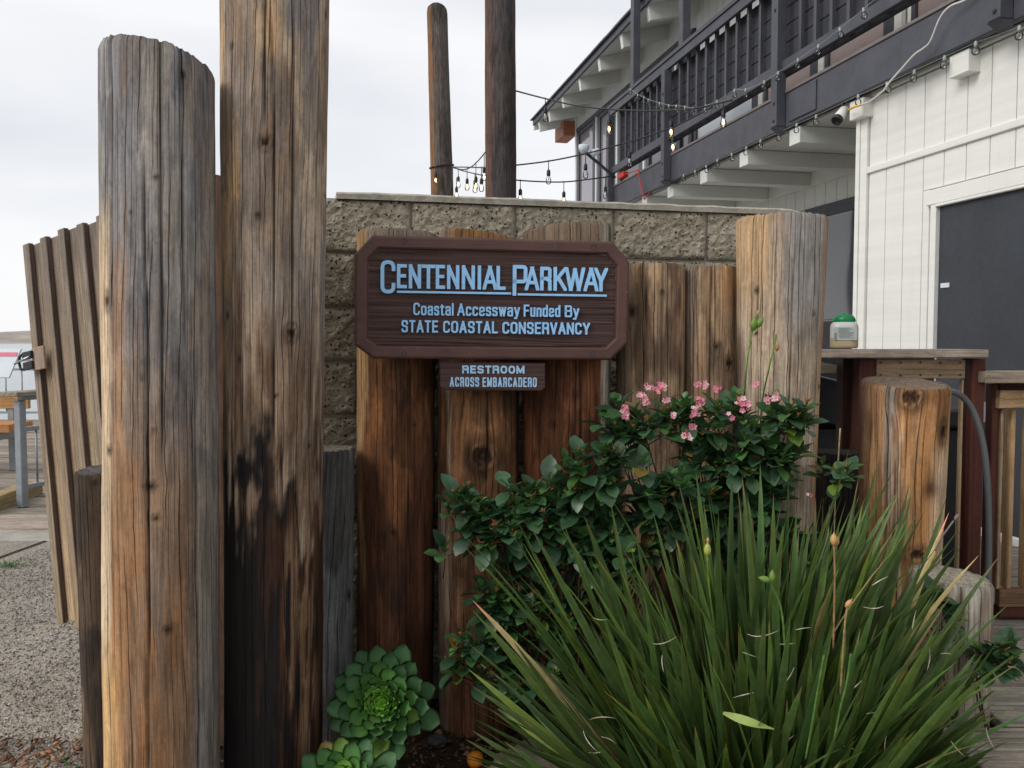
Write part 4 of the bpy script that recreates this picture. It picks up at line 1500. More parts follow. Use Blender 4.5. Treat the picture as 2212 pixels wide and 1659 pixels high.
letter('P', SR(1112, 130, OFF)[0], SR(1206, 130, OFF)[0], SR(1125, 257, OFF)[1] + .000, zP, st * 1.06, YB, YF, M_LETTER, big_sign)
for a0, a1 in ((360, 1101), (1144, 1721)):
    x0_, z0_ = SR(a0, 229 + (a0 - 360) * .0225, OFF); x1_, z1_ = SR(a1, 229 + (a1 - 360) * .0225, OFF)
    MB().box((x0_, YB, (z0_ + z1_) / 2 - .0036), (x1_, YF, (z0_ + z1_) / 2 + .0036), .0006).build('underline', M_LETTER, big_sign)
for txt, a0, a1 in (('Coastal', 467, 728), ('Accessway', 752, 1158), ('Funded', 1183, 1420), ('By', 1450, 1543)):
    zt0 = 301 + (a0 - 467) * .0185; zt1 = 301 + (a1 - 467) * .0185
    zb0 = 383 + (a0 - 467) * .0135; zb1 = 383 + (a1 - 467) * .0135
    word(txt, a0, a1, zt0, zt1, zb0, zb1, .0059, YB, YF, M_LETTER, big_sign, OFF)
for txt, a0, a1 in (('STATE', 390, 627), ('COASTAL', 660, 1015), ('CONSERVANCY', 1045, 1612)):
    zt0 = 414 + (a0 - 390) * .0165; zt1 = 414 + (a1 - 390) * .0165
    zb0 = 494 + (a0 - 390) * .0135; zb1 = 494 + (a1 - 390) * .0135
    word(txt, a0, a1, zt0, zt1, zb0, zb1, .0065, YB, YF, M_LETTER, big_sign, OFF)

# small sign hung below
small = empty('restroom_sign', (0, 0, 0), 0, 'small brown plank sign lettered Restroom Across Embarcadero below the big one', 'sign')
small.matrix_world = SBASIS @ Matrix.Translation((0, .012, 0))


def SR2(x, y, off): return SR(x, y, off - .012)


op = [(637, 688), (1322, 694), (1322, 850), (1298, 874), (666, 869), (640, 845)]
poly = [Vector(SR2(x, y, .02)) for x, y in op]
V = [(p.x, .02, p.y) for p in poly] + [(p.x, -.0185, p.y) for p in poly] + [(p.x, -.021, p.y) for p in inset(poly, .004)]
n6 = 6
F = []
for k in range(2):
    for i in range(n6):
        j = (i + 1) % n6
        F.append((k * n6 + i, (k + 1) * n6 + i, (k + 1) * n6 + j, k * n6 + j))
F.append(tuple(2 * n6 + i for i in range(n6)))
MB().add(V, F).build('board', M_SPANEL, small)


def word2(txt, a0, a1, y0, y1, stroke):
    global SR
    xa = SR2(a0, (y0 + y1) / 2, .0245)[0]; xb_ = SR2(a1, (y0 + y1) / 2, .0245)[0]
    zt_ = SR2((a0 + a1) / 2, y0, .0245)[1]; zb_ = SR2((a0 + a1) / 2, y1, .0245)[1]
    gap = stroke * .7
    ws = [GL[c][0] for c in txt]
    k = (xb_ - xa - gap * (len(txt) - 1) - stroke * len(txt)) / sum(ws)
    x = xa
    for c, w_ in zip(txt, ws):
        cw = stroke + k * w_
        letter(c, x, x + cw, zb_, zt_, stroke, -.0205, -.0245, M_LETTER2, small)
        x += cw + gap


word2('RESTROOM', 783, 1187, 710, 762, .0062)
word2('ACROSS', 703, 893, 785, 847, .0048)
word2('EMBARCADERO', 915, 1267, 787, 849, .0048)

# ------------------------------------------------------------------ left gate (leans outward)
gA = P(46 + 12, 640, 4.12); gB = P(234, 640, 3.72)
gdir = Vector((gB.x - gA.x, gB.y - gA.y, 0)).normalized()
gO = P(146, 1355, 4.12)
gate = empty('board_gate', (gO.x, gO.y, 0.0), 0, 'leaning tan board-and-batten gate standing open at the left', 'gate')
gate.rotation_euler = (0, R(-7.2), math.atan2(gdir.y, gdir.x))
gz0, gz1 = .145, 1.965
pitch = .166


def weather(o, col):
    at = o.data.attributes['col']
    for v in o.data.vertices:
        if v.co.z > 1: at.data[v.index].color = (*col, 1)
    return o


def side_shade(o, col):
    """shade on the right-hand batten sides, painted into the vertex colour as dark brown"""
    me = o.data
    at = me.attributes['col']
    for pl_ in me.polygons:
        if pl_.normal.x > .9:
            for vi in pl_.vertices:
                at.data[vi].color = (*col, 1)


for k in range(8):
    x0 = k * pitch
    zt_ = gz1 + random.uniform(-.01, .01) + .004 * k
    weather(MB().box((x0 - .002, .0, gz0 + random.uniform(-.015, .012)), (x0 + pitch - .006, .02, zt_ + .002), .002, 2, vary((0.40, 0.285, 0.175), .16)).build('board', M_BOARD, gate), (0.20, 0.16, 0.13))
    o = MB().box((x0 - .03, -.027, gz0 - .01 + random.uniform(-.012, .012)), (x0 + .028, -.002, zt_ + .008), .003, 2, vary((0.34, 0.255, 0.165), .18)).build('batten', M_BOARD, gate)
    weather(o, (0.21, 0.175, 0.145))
    side_shade(o, (0.10, 0.072, 0.06))
for zz in (.35, 1.7):
    MB().box((-.02, .022, zz), (8 * pitch, .06, zz + .09), .003, 0, (0.27, 0.2, 0.13)).build('rail', M_BOARD, gate)
# gate latch: an own thing bolted to the gate edge
latch = empty('gate_latch', (0, 0, 0), 0, None, None, parent=gate)
latch.name = 'latch'
lz = 1.415
MB().box((.03, -.06, lz - .055), (.14, -.047, lz + .055), .003, 2, (0.30, 0.23, 0.18)).build('backing_plate', M_BOARD, latch)
MB().box((-.035, -.075, lz + .004), (.05, -.061, lz + .042), .003).build('plate', M_IRON, latch)
MB().box((-.035, -.075, lz - .046), (.05, -.061, lz - .008), .003).build('plate', M_IRON, latch)
MB().tube([(-.035, -.068, lz + .035), (-.07, -.068, lz + .025), (-.08, -.068, lz - .005), (-.07, -.068, lz - .035), (-.035, -.068, lz - .042)], .0065, 8).build('fork', M_IRON, latch, True)
MB().tube([(-.10, -.08, lz - .006), (.045, -.08, lz + .012)], .0055, 8).build('bolt', M_STEEL, latch, True)

# ------------------------------------------------------------------ restaurant building (local frame: x = into the building, y = away, z up)
BANG = math.atan(.206)
bld = empty('restaurant_building', (0, 0, 0), BANG, 'two storey white sided restaurant with a dark railed balcony and shed roof', 'building')


def bb(name, lo, hi, mat, parent=None, bev=.004, axis=None, col=(1, 1, 1)):
    return MB().box(lo, hi, bev, axis, col).build(name, mat, parent or bld)


DECK = .29
NL, NR, NU, NB = 3.937, 5.093, 4.70, 3.855      # lower wall, recess wall, upper wall, balcony face
A0 = 1.0                                          # near end of what is built
# solid bodies behind the skins
bb('wall_core', (NL + .03, A0, DECK), (9, 5.93, 3.27), M_WHITEP)
bb('wall_core', (NR + .03, 5.95, DECK), (9, 16.4, 3.27), M_WHITEP)
bb('wall_core', (NU + .05, A0, 3.53), (9, 16.5, 6.2), M_WHITEP)
# lower wall siding: grooved boards above and below the belt trim; the dark window panel at a<5.105
aw = 5.105; wtop = 2.40
a = 6.0 - .115
bb('corner_trim', (NL - .022, 5.89, DECK), (NL + .05, 6.005, 3.29), M_WHITEP)
bb('corner_trim', (NL - .035, 5.965, DECK), (NL - .024, 6.01, 3.29), M_WHITEP)
while a > A0:
    a1 = a; a0 = a - .2032
    for (z0, z1) in ((DECK, 2.745), (2.785, 3.29)):
        if z0 < 1 and a0 < aw - .02:
            z0b = wtop + .11
            if a1 > aw + .08:
                bb('siding_board', (NL, aw + .10, DECK), (NL + .028, a1 - .007, z0b), M_WHITEP, bev=.002)
            bb('siding_board', (NL, a0, z0b + .003), (NL + .028, a1 - .007, z1), M_WHITEP, bev=.002)
        else:
            bb('siding_board', (NL, a0, z0), (NL + .028, a1 - .007, z1), M_WHITEP, bev=.002)
    a -= .2032
bb('belt_trim', (NL - .018, A0, 2.742), (NL + .026, 5.888, 2.79), M_WHITEP)
win = bb('window', (NL + .005, A0, DECK), (NL + .029, aw, wtop), M_PANEL)
bb('window_trim', (NL - .025, A0, wtop), (NL + .026, aw + .10, wtop + .10), M_WHITEP)
bb('window_trim', (NL - .030, A0, wtop - .02), (NL + .002, aw + .005, wtop - .002), M_WHITEP)
bb('window_trim', (NL - .025, aw, DECK), (NL + .026, aw + .055, wtop - .002), M_WHITEP)
bb('sill_trim', (NL - .03, A0, DECK - .0), (NL + .003, aw, DECK + .05), M_WHITEP)
tp = [3.937, 5.02, 1.5]
bb('tape', (NL - .003, 4.99, 1.845), (NL + .004, 5.07, 1.875), M_CARDW, bev=.0005)
# recess wall under the balcony
a = 9.8
while a > 5.95:
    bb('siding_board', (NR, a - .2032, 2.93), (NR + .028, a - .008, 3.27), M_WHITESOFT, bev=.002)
    a -= .2032
bb('window_header', (NR - .02, 5.95, 2.80), (NR + .028, 8.75, 2.925), M_DARKP)
gl = bb('window', (NR - .004, 5.95, 1.72), (NR + .02, 8.6, 2.798), M_GLASS, bev=.001)
bb('window_frame', (NR - .02, 8.6, DECK), (NR + .028, 8.75, 2.798), M_DARKP)
bb('lower_panel', (NR - .004, 5.95, DECK), (NR + .02, 8.6, 1.70), M_BLACK)
a = 16.3
while a > 8.78:
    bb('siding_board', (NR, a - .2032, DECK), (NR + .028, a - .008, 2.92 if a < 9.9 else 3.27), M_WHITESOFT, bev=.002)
    a -= .2032
KB = NB / 3.643


def sa(v): return v * KB


def sz(v): return 1.5 + (v - 1.5) * KB


bb('soffit', (NB + .06, A0, sz(3.20)), (NR + .1, sa(11.0), sz(3.235)), M_WHITESOFT)
bb('ledger', (NR - .05, 5.95, 3.155), (NR - .002, sa(11.0), sz(3.197)), M_WHITESOFT)
for ga in (3.65, 4.673 + .085, 5.695 + .09, 6.534 + .09, 7.415 + .09, 8.281 + .09, 9.15 + .09, 10.05):
    gs_ = sa(ga - .18)
    bb('girder', (NB - .006, gs_ - .085, sz(3.066)), (NR - .052 if ga > 5.95 else NL + .02, gs_ + .085, sz(3.197)), M_WHITEP if ga < 6 else M_WHITESOFT)
bb('rim_beam', (NB - .045, A0, sz(3.215)), (NB + .012, sa(6.9), sz(3.487)), M_DARKP, bev=.006)
bb('rim_beam', (NB - .045, sa(6.9) + .005, sz(3.215)), (NB + .012, sa(10.97), sz(3.487)), M_DARKP, bev=.006)
bb('rim_splice', (NB - .058, sa(6.06), sz(3.245)), (NB - .047, sa(6.45), sz(3.47)), M_DARKP)
bb('flashing', (NB - .055, A0, sz(3.488)), (NU + .02, sa(10.99), sz(3.512)), M_GREYTRIM)
post_a = [sa(4.16), sa(6.56), sa(8.99), sa(10.93)]
for pa in post_a:
    q = MB()
    h_ = .048
    lo, hi = sz(3.225), sz(4.40)
    q.box((NB - .14, pa - h_, lo), (NB - .047, pa + h_, hi), .006)
    o = q.build('railing_post', M_DARKP, bld)
    q = MB()
    V = [(NB - .14, pa - h_, lo - .003), (NB - .047, pa - h_, lo - .003), (NB - .047, pa + h_, lo - .003), (NB - .14, pa + h_, lo - .003),
         (NB - .047, pa - h_, lo - .06), (NB - .047, pa + h_, lo - .06)]
    q.add(V, [(0, 1, 4), (3, 5, 2), (0, 4, 5, 3), (1, 2, 5, 4), (0, 3, 2, 1)]).build('post_chamfer', M_DARKP, bld)
    for bz in (3.27, 3.41, 4.15):
        MB().lathe([(.014, 0), (.014, .006), (.006, .008), (0.001, .008)], 10, M=Matrix.Translation((NB - .14, pa - .01, sz(bz))) @ Matrix.Rotation(-math.pi / 2, 4, 'Y')).build('bolt', M_IRON, bld)
bb('top_rail', (NB - .10, A0, sz(4.41)), (NB - .062, sa(11.0), sz(4.50)), M_DARKP)
bb('top_rail', (NB - .115, A0, sz(4.503)), (NB + .06, sa(11.02), sz(4.545)), M_DARKP)
bb('bottom_rail', (NB - .085, A0, sz(3.655)), (NB - .04, sa(10.9), sz(3.745)), M_DARKP)
allb = []
for i in range(len(post_a)):
    hi_a = post_a[::-1][i]
    lo_a = post_a[::-1][i + 1] if i + 1 < len(post_a) else hi_a - 2.4
    nb_ = int(round((hi_a - lo_a) / .225))
    for k in range(1, nb_):
        allb.append(hi_a - (hi_a - lo_a) * k / nb_)
for ba in allb:
    bb('baluster', (NB - .036, ba - .019, sz(3.66)), (NB + .0, ba + .019, sz(4.47)), M_DARKP, bev=.003)
z = sz(3.66)
while z < sz(4.38):
    bb('screen_board', (NB + .03, A0, z), (NB + .048, sa(10.9), min(z + .142, sz(4.432))), M_DARKB, bev=.002, axis=1)
    z += .15
bb('tall_post', (NB - .05, sa(10.18), sz(4.55)), (NB + .045, sa(10.29), 8.4), M_DARKP)
bb('tall_post', (NB - .05, sa(8.66), sz(4.55)), (NB + .045, sa(8.77), 8.4), M_DARKP)
# upper wall: siding above the window heads, then full-height siding nearer
a = 16.55
while a > 10.9:
    bb('siding_board', (NU, a - .2032, 5.60), (NU + .03, a - .007, 6.12), M_WHITESOFT, bev=.002)
    a -= .2032
while a > A0:
    bb('siding_board', (NU, a - .2032, 5.02), (NU + .03, a - .007, 6.12), M_WHITESOFT, bev=.002)
    a -= .2032
bb('corner_trim', (NU - .03, 16.5, 3.3), (NU + .2, 16.58, 6.1), M_WHITESOFT)
bb('window_header', (NU - .035, 10.9, 5.52), (NU + .03, 16.47, 5.597), M_DARKP)
# window units in the upper wall: (near, far, bottom, top)
for (n0, n1, z0, z1, mat) in [(15.33, 16.45, 3.64, 5.515, M_GLASS2), (14.10, 15.12, 3.64, 5.515, M_GLASS2), (12.86, 13.98, 3.64, 5.515, M_GLASS), (11.55, 12.66, 3.64, 5.515, M_GLASS), (10.95, 11.46, 3.64, 5.515, M_GLASS)]:
    w_ = bb('window', (NU + .012, n0, z0), (NU + .03, n1, z1), mat, bev=.001)
    for (q0, q1, y0_, y1_) in ((z0, z1, n0, n0 + .10), (z0, z1, n1 - .12, n1)):
        MB().box((NU - .02, y0_, q0), (NU + .010, y1_, q1), .004).build('frame', M_DARKP, w_)
    MB().box((NU - .02, n0 + .102, z1 - .07), (NU + .010, n1 - .122, z1), .004).build('frame', M_DARKP, w_)
for n0 in (15.18, 14.02, 12.72, 11.48):
    bb('window_mullion', (NU - .03, n0 - .01, 3.64), (NU + .02, n0 + .05, 5.515), M_WHITESOFT)
    bb('window_mullion', (NU - .03, n0 + .055, 3.64), (NU + .02, n0 + .12, 5.515), M_DARKP)
# lower row behind the railing: blinds and frames seen through the gap
segs = [(10.4, 10.85, M_BLIND, 0), (9.24, 10.36, M_CARDW, 0), (7.02, 8.93, M_BLIND, 1)]
for (n0, n1, mat) in [(9.25, 10.80, M_CARDW), (8.02, 8.92, M_BLIND), (6.84, 7.70, M_BLIND), (4.2, 6.42, M_BLIND), (1.5, 3.9, M_BLIND)]:
    w_ = bb('window', (NU + .012, n0, 3.64), (NU + .03, n1, 5.0), mat, bev=.001)
    MB().box((NU - .02, n0 - .14, 3.64), (NU + .03, n0 - .003, 5.0), .004).build('frame', M_DARKP, w_)
    MB().box((NU - .015, n0 - .24, 3.64), (NU + .03, n0 - .143, 5.0), .004).build('trim', M_WHITEP, w_)
    MB().box((NU - .02, n1 + .003, 3.64), (NU + .03, n1 + .05, 5.0), .004).build('frame', M_DARKP, w_)
# roof: eave fascia, soffit boards, rafters with slanted tails
E0 = 3.97
SL = .24


def sloped(name, n0, n1, a0, a1, zb0, th_, mat, parent=None, col=(1, 1, 1)):
    z0, z1 = zb0, zb0 + SL * (n1 - n0)
    V = [(n0, a0, z0), (n1, a0, z1), (n1, a1, z1), (n0, a1, z0), (n0, a0, z0 + th_), (n1, a0, z1 + th_), (n1, a1, z1 + th_), (n0, a1, z0 + th_)]
    F = [(3, 2, 1, 0), (4, 5, 6, 7), (0, 1, 5, 4), (1, 2, 6, 5), (2, 3, 7, 6), (3, 0, 4, 7)]
    return MB().add(V, F).build(name, mat, parent or bld)


soff = 5.795
nn0 = 4.0
k = 0
while nn0 < 9:
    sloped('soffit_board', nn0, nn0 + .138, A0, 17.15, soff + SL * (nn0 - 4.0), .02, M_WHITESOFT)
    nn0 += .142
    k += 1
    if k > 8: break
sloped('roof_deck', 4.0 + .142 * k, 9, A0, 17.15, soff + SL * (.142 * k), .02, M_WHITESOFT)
bb('fascia', (E0 - .01, A0, 5.79), (E0 + .027, 17.17, 5.90), M_DARKP)
# shingle edge, slightly uneven courses
q = A0
while q < 17.2:
    L = .333
    z_ = random.uniform(0, .006)
    sloped('roof_shingle', E0 - .05, E0 + .30, q, min(q + L - .004, 17.22), 5.885 + z_, .028, M_ROOF)
    q += L
for row in range(1, 5):
    sloped('roof_sheet', E0 + .25 * row, E0 + .25 * row + (.3 if row < 4 else 4.0), A0, 17.21, 5.917 + SL * (.25 * row + .05) - .02, .03, M_ROOF)
for ra in (16.83, 16.03, 15.05, 13.97, 12.91, 11.86, 10.81, 9.76, 8.71, 7.66, 6.6, 5.5):
    w2 = .05
    V = []
    for aoff in (-w2, w2):
        V += [(4.03, ra + aoff, 5.60), (4.0, ra + aoff, 5.793), (6.2, ra + aoff, 5.793 + SL * 2.2), (6.2, ra + aoff, 5.60 + SL * 2.2)]
    F = [(0, 1, 2, 3), (7, 6, 5, 4), (0, 4, 5, 1), (3, 2, 6, 7), (0, 3, 7, 4), (1, 5, 6, 2)]
    MB().add(V, F).build('rafter', M_WHITESOFT, bld)
# gable-end barge at the far end
V = []
for aoff in (17.12, 17.19):
    V += [(3.98, aoff, 5.70), (3.98, aoff, 5.91), (6.2, aoff, 5.91 + SL * 2.2), (6.2, aoff, 5.70 + SL * 2.2)]
MB().add(V, [(0, 1, 2, 3), (7, 6, 5, 4), (0, 4, 5, 1), (3, 2, 6, 7), (0, 3, 7, 4), (1, 5, 6, 2)]).build('barge_board', M_WHITESOFT, bld)
bb('beam_end', (4.44, 16.60, 5.49), (4.70, 17.25, 5.78), M_COPPER, bev=.01)

# red plastic cover and cord hanging at the far end of the balcony
rc = empty('red_cord', (0, 0, 0), BANG, 'red cord hanging below the far end of the balcony beam', 'cord')
MB().box((NB - .10, sa(10.40), sz(3.53)), (NB - .02, sa(10.60), sz(3.60)), .01).build('plug', M_RED, rc)
MB().tube([(NB - .07, sa(10.4), sz(3.56)), (NB - .08, sa(9.9), sz(3.52)), (NB - .08, sa(9.8), sz(3.3)), (NB - .07, sa(9.7), sz(3.14)), (NB - .04, sa(9.6), sz(3.2))], .008, 6).build('cord', M_RED, rc, True)

# ------------------------------------------------------------------ bracket arm with floodlights at the balcony end
def LKp(x, y, n):          # point on the building plane x_local = n seen at photo pixel
    d = ray(x, y)
    c, s_ = math.cos(BANG), math.sin(BANG)
    dl = np.array([d[0] * c + d[1] * s_, -d[0] * s_ + d[1] * c, d[2]])
    t = n / dl[0]
    p = dl * t
    return Vector((p[0] * c - p[1] * s_, p[0] * s_ + p[1] * c, p[2] + EYE))


br = empty('flood_light_bracket', (0, 0, 0), 0, 'dark strut arm with two pale flood lamps at the far balcony end', 'flood light')
pS, pE = LKp(1328, 383, NB), P(1266, 330, 10.4)
MB().tube([pS, pE], .02, 8).build('arm', M_DARKP, br, True)
for (x, y, rr_) in ((1264, 320, .07), (1288, 328, .05)):
    c_ = P(x, y, 10.4)
    MB().lathe([(.012, .05), (.03, .04), (rr_ * .8, 0), (rr_, -.05), (rr_ * .9, -.055), (.002, -.05)], 14, M=Matrix.Translation(c_) @ Matrix.Rotation(R(70), 4, 'Y') @ Matrix.Rotation(R(30), 4, 'X')).build('lamp_head', M_CARDW, br, True)

# ------------------------------------------------------------------ string lights
bulb_prof = [(.004, -.062), (.014, -.060), (.021, -.050), (.023, -.038), (.020, -.022), (.012, -.008), (.011, 0)]
edison_glass = None


def lathe_mesh(name, prof, mat, seg=14):
    q = MB().lathe(prof, seg)
    return mesh_of(name, np.concatenate(q.v), q.f, mat, smooth=True)


ME_EGLASS = lathe_mesh('bulb', [(.0005, -.085), (.012, -.083), (.022, -.074), (.0265, -.058), (.024, -.038), (.015, -.016), (.013, 0)], M_BULB)
ME_FIL = lathe_mesh('filament', [(.0005, -.060), (.007, -.055), (.0095, -.042), (.007, -.026), (.0005, -.02)], M_FIL)
ME_SOCK = lathe_mesh('socket', [(.0005, .075), (.004, .074), (.005, .055), (.012, .048), (.017, .040), (.018, .006), (.016, -.006), (.0005, -.007)], M_CABLE)
ME_UNLIT = lathe_mesh('bulb_core', [(.0005, -.05), (.005, -.045), (.004, -.01), (.0005, 0)], M_CARDW)
ME_GGLASS = lathe_mesh('globe_bulb', [(.0005, -.056), (.010, -.054), (.019, -.046), (.0235, -.032), (.021, -.018), (.012, -.006), (.009, .004)], M_BULB)
ME_GSOCK = lathe_mesh('socket', [(.0005, .030), (.006, .029), (.009, .024), (.011, .004), (.0095, -.004), (.0005, -.005)], M_GCABLE)


def cable_curve(pts, sag=None, n=10):
    out = []
    for i in range(len(pts) - 1):
        a_, b2 = Vector(pts[i]), Vector(pts[i + 1])
        for k in range(n):
            t = k / n
            p = a_.lerp(b2, t)
            if sag: p.z -= sag * 4 * t * (1 - t)
            out.append(p)
    out.append(Vector(pts[-1]))
    return out


def smooth_path(pts, n=6):
    pts = [Vector(p) for p in pts]
    out = []
    for i in range(len(pts) - 1):
        p0 = pts[max(0, i - 1)]; p1 = pts[i]; p2 = pts[i + 1]; p3 = pts[min(len(pts) - 1, i + 2)]
        for k in range(n):
            t = k / n
            out.append(.5 * ((2 * p1) + (-p0 + p2) * t + (2 * p0 - 5 * p1 + 4 * p2 - p3) * t * t + (-p0 + 3 * p1 - 3 * p2 + p3) * t ** 3))
    out.append(pts[-1])
    return out


def edison(parent, top, drop, lit, sc=1.0):
    """socket hangs 'drop' below the cable point"""
    top = Vector(top)
    c_ = top - Vector((0, 0, drop))
    MB().tube([top + Vector((0, 0, .012)), c_ + Vector((0, 0, .07 * sc))], .0045, 6).build('drop_cord', M_CABLE, parent, True)
    for me in ([ME_SOCK, ME_EGLASS] + ([ME_FIL] if lit else [ME_UNLIT])):
        o = obj(me.name, me, parent, loc=c_)
        o.name = {'socket': 'socket', 'bulb': 'bulb', 'filament': 'filament', 'bulb_core': 'bulb_core'}[me.name.split('.')[0]]
        o.scale = (sc, sc, sc)


def string(name, label, path, bulbs, cab=.008):
    root = empty(name, path[0], 0, label, 'string lights', 'black string lights with pear bulbs')
    o_ = Vector(path[0])
    MB().tube([p - o_ for p in smooth_path(path)], cab, 6).build('cable', M_CABLE, root, True)
    for (bp, drop, lit) in bulbs:
        edison(root, Vector(bp) - o_, drop, lit, sc=1.15)
    return root


def Q(x, y, Y0=9.6, Y1=11.5, x0=1114, x1=1580):
    t = (x - x0) / (x1 - x0)
    return P(x, y, Y0 + (Y1 - Y0) * t)


f1 = lambda x, y: Q(x, y, 9.5, 8.1, 1114, 1580)
string('string_lights', 'upper black light string from the thick distant pile across the balcony front',
       [f1(1113, 196), f1(1178, 213), f1(1245, 228), f1(1330, 237), (f1(1420, 239)), f1(1500, 234), f1(1582, 216)],
       [(f1(1178, 213), .15, False), (f1(1316, 236), .15, True), (f1(1450, 238), .16, True), (f1(1563, 222), .13, True)])
f2 = lambda x, y: Q(x, y, 9.5, 8.9, 1114, 1525)
string('string_lights', 'middle black light string rising from the thick distant pile to the strut arm',
       [f2(1113, 357), f2(1185, 348), f2(1260, 333), f2(1340, 312), f2(1420, 287), f2(1480, 262), f2(1540, 230)],
       [(f2(1185, 348), .15, False), (f2(1265, 331), .17, False), (f2(1360, 304), .17, False), (f2(1454, 273), .16, True)])
f3 = lambda x, y: Q(x, y, 9.5, 11.0, 1114, 1330)
string('string_lights', 'lowest black light string from the thick distant pile to the balcony corner',
       [f3(1113, 389), f3(1160, 392), f3(1218, 393), f3(1275, 387), f3(1328, 380)],
       [(f3(1124, 390), .15, True), (f3(1218, 393), .17, True), (f3(1308, 383), .17, False)])
f4 = lambda x, y: P(x, y, 12.6 - (x - 975) / 75 * 2.9)
string('string_lights', 'black light string swooping up between the two distant piles',
       [f4(975, 360), f4(990, 365), f4(1005, 366), f4(1020, 359), f4(1035, 345), f4(1049, 328)],
       [(f4(990, 365), .16, True), (f4(1009, 365), .18, True), (f4(1028, 352), .22, True), (f4(1046, 333), .2, True)])
string('string_lights', 'flat black light string between the two distant piles',
       [f4(975, 361), f4(1000, 361), f4(1040, 362), f4(1052, 362)], [(f4(1040, 362), .18, True)])
string('string_lights', 'sloping black light string lowest between the two distant piles',
       [f4(975, 361), f4(1000, 369), f4(1025, 375), f4(1050, 380)], [(f4(1026, 376), .13, True)])
rt = empty('string_lights', P(977, 361, 12.7), 0, 'end of the light string wrapped round the thinner distant pile', 'string lights', 'black string lights with pear bulbs')
o_ = rt.location.copy()
pc = P(954, 360, 13.0)
ringp = [pc + Vector((.178 * math.cos(a_), .178 * math.sin(a_), .03 * math.sin(a_ * 1 + 1))) - o_ for a_ in np.linspace(0, 2 * math.pi, 25)]
MB().tube(ringp, .012, 6).build('cable', M_CABLE, rt, True)
MB().tube([Vector((0, 0, 0)), P(977, 385, 12.65) - o_, P(976, 400, 12.65) - o_, P(975, 420, 12.65) - o_], .012, 6).build('cable', M_CABLE, rt, True)
edison(rt, P(941, 359, 12.79) - o_, .15, True, 1.25)
edison(rt, P(986, 385, 12.6) - o_, .19, True, 1.25)


def globe(parent, c_, sc=1.0, rot=0):
    for me, nm in ((ME_GSOCK, 'socket'), (ME_GGLASS, 'globe_bulb')):
        o = obj(nm, me, parent, loc=c_)
        o.scale = (sc, sc, sc)
        o.rotation_euler = (rot, rot * .5, 0)


gs = empty('globe_string_lights', (0, 0, 0), 0, 'clear globe lights hung along the bottom edge of the balcony beam', 'string lights', 'globe string lights on the balcony')
low_px = [(1477, 386), (1502, 377), (1526, 366), (1550, 353), (1581, 340), (1612, 326), (1643, 311), (1683, 294), (1721, 276), (1763, 258), (1854, 214), (1917, 187), (1975, 161), (2040, 131), (2108, 100), (2202, 66)]
gpts = [LKp(x, y - 8, NB - .06) for x, y in low_px]
MB().tube(gpts, .0016, 5).build('cable', M_GCABLE, gs, True)
for p in gpts:
    globe(gs, p - Vector((0, 0, .02)), 1.0, random.uniform(-.2, .2))
gs = empty('globe_string_lights', (0, 0, 0), 0, 'clear globe lights along the bottom rail of the balcony, with a loose swag', 'string lights', 'globe string lights on the balcony')
up_px = [(1362, 196), (1378, 208), (1391, 214), (1401, 219), (1425, 226), (1445, 231), (1461, 232), (1480, 234), (1497, 237), (1524, 232), (1549, 222), (1587, 198), (1611, 197), (1651, 180), (1681, 160), (1724, 132), (1768, 102), (1815, 65), (1866, 23), (1905, -10)]
gpts = [LKp(x, y - 4, NB - (.20 if k < 11 else .17)) for k, (x, y) in enumerate(up_px)]
MB().tube(smooth_path(gpts, 3), .0022, 5).build('cable', M_GCABLE, gs, True)
for p in gpts[:-1]:
    globe(gs, p - Vector((0, 0, .02)), 1.0, random.uniform(-.2, .2))

# ------------------------------------------------------------------ security camera and its white cable
sc_ = empty('security_camera', (0, 0, 0), 0, 'small white bullet security camera under the balcony beam', 'camera')
c0 = LKp(1822, 246, NB - .02); 
ax = Vector((-.55, -.35, -.62)).normalized()
Mq = Matrix.Translation(c0 + Vector((-.02, 0, -.01))) @ Matrix.Scale(1.35, 4) @ ax.to_track_quat('Z', 'Y').to_matrix().to_4x4()
MB().lathe([(.001, -.055), (.022, -.055), (.028, -.048), (.030, .03)], 18, M=Mq).build('housing', M_WHITEP, sc_, True)
MB().lathe([(.030, .031), (.030, .056), (.024, .058), (.022, .050), (.001, .048)], 18, M=Mq).build('lens_hood', M_BLACK, sc_, True)
MB().tube([c0 - ax * .03, c0 + Vector((.0, .02, .07)), c0 + Vector((.0, .02, .10))], .012, 8).build('bracket', M_IRON, sc_, True)
cw = empty('white_cable', (0, 0, 0), 0, 'white cable draped over the balcony beam down to the camera', 'cable')
cpx = [(1833, 237, .03), (1846, 231, .06), (1861, 226, .09), (1880, 218, .12), (1908, 196, .12), (1921, 178, .11), (1948, 148, .10), (1975, 118, .10), (1995, 104, .09), (2010, 88, .09), (2030, 40, .10), (2052, 14, .09), (2085, 0, .07), (2120, -25, .05)]
MB().tube(smooth_path([LKp(x, y, NB - .0 - o2 - .02) for x, y, o2 in cpx[1:]]), .0062, 8).build('cord', M_WCABLE, cw, True)
MB().tube([LKp(x, y, NB - .02 - o2) for x, y, o2 in cpx[:3]], .0085, 8).build('connector', M_YEL, cw, True)

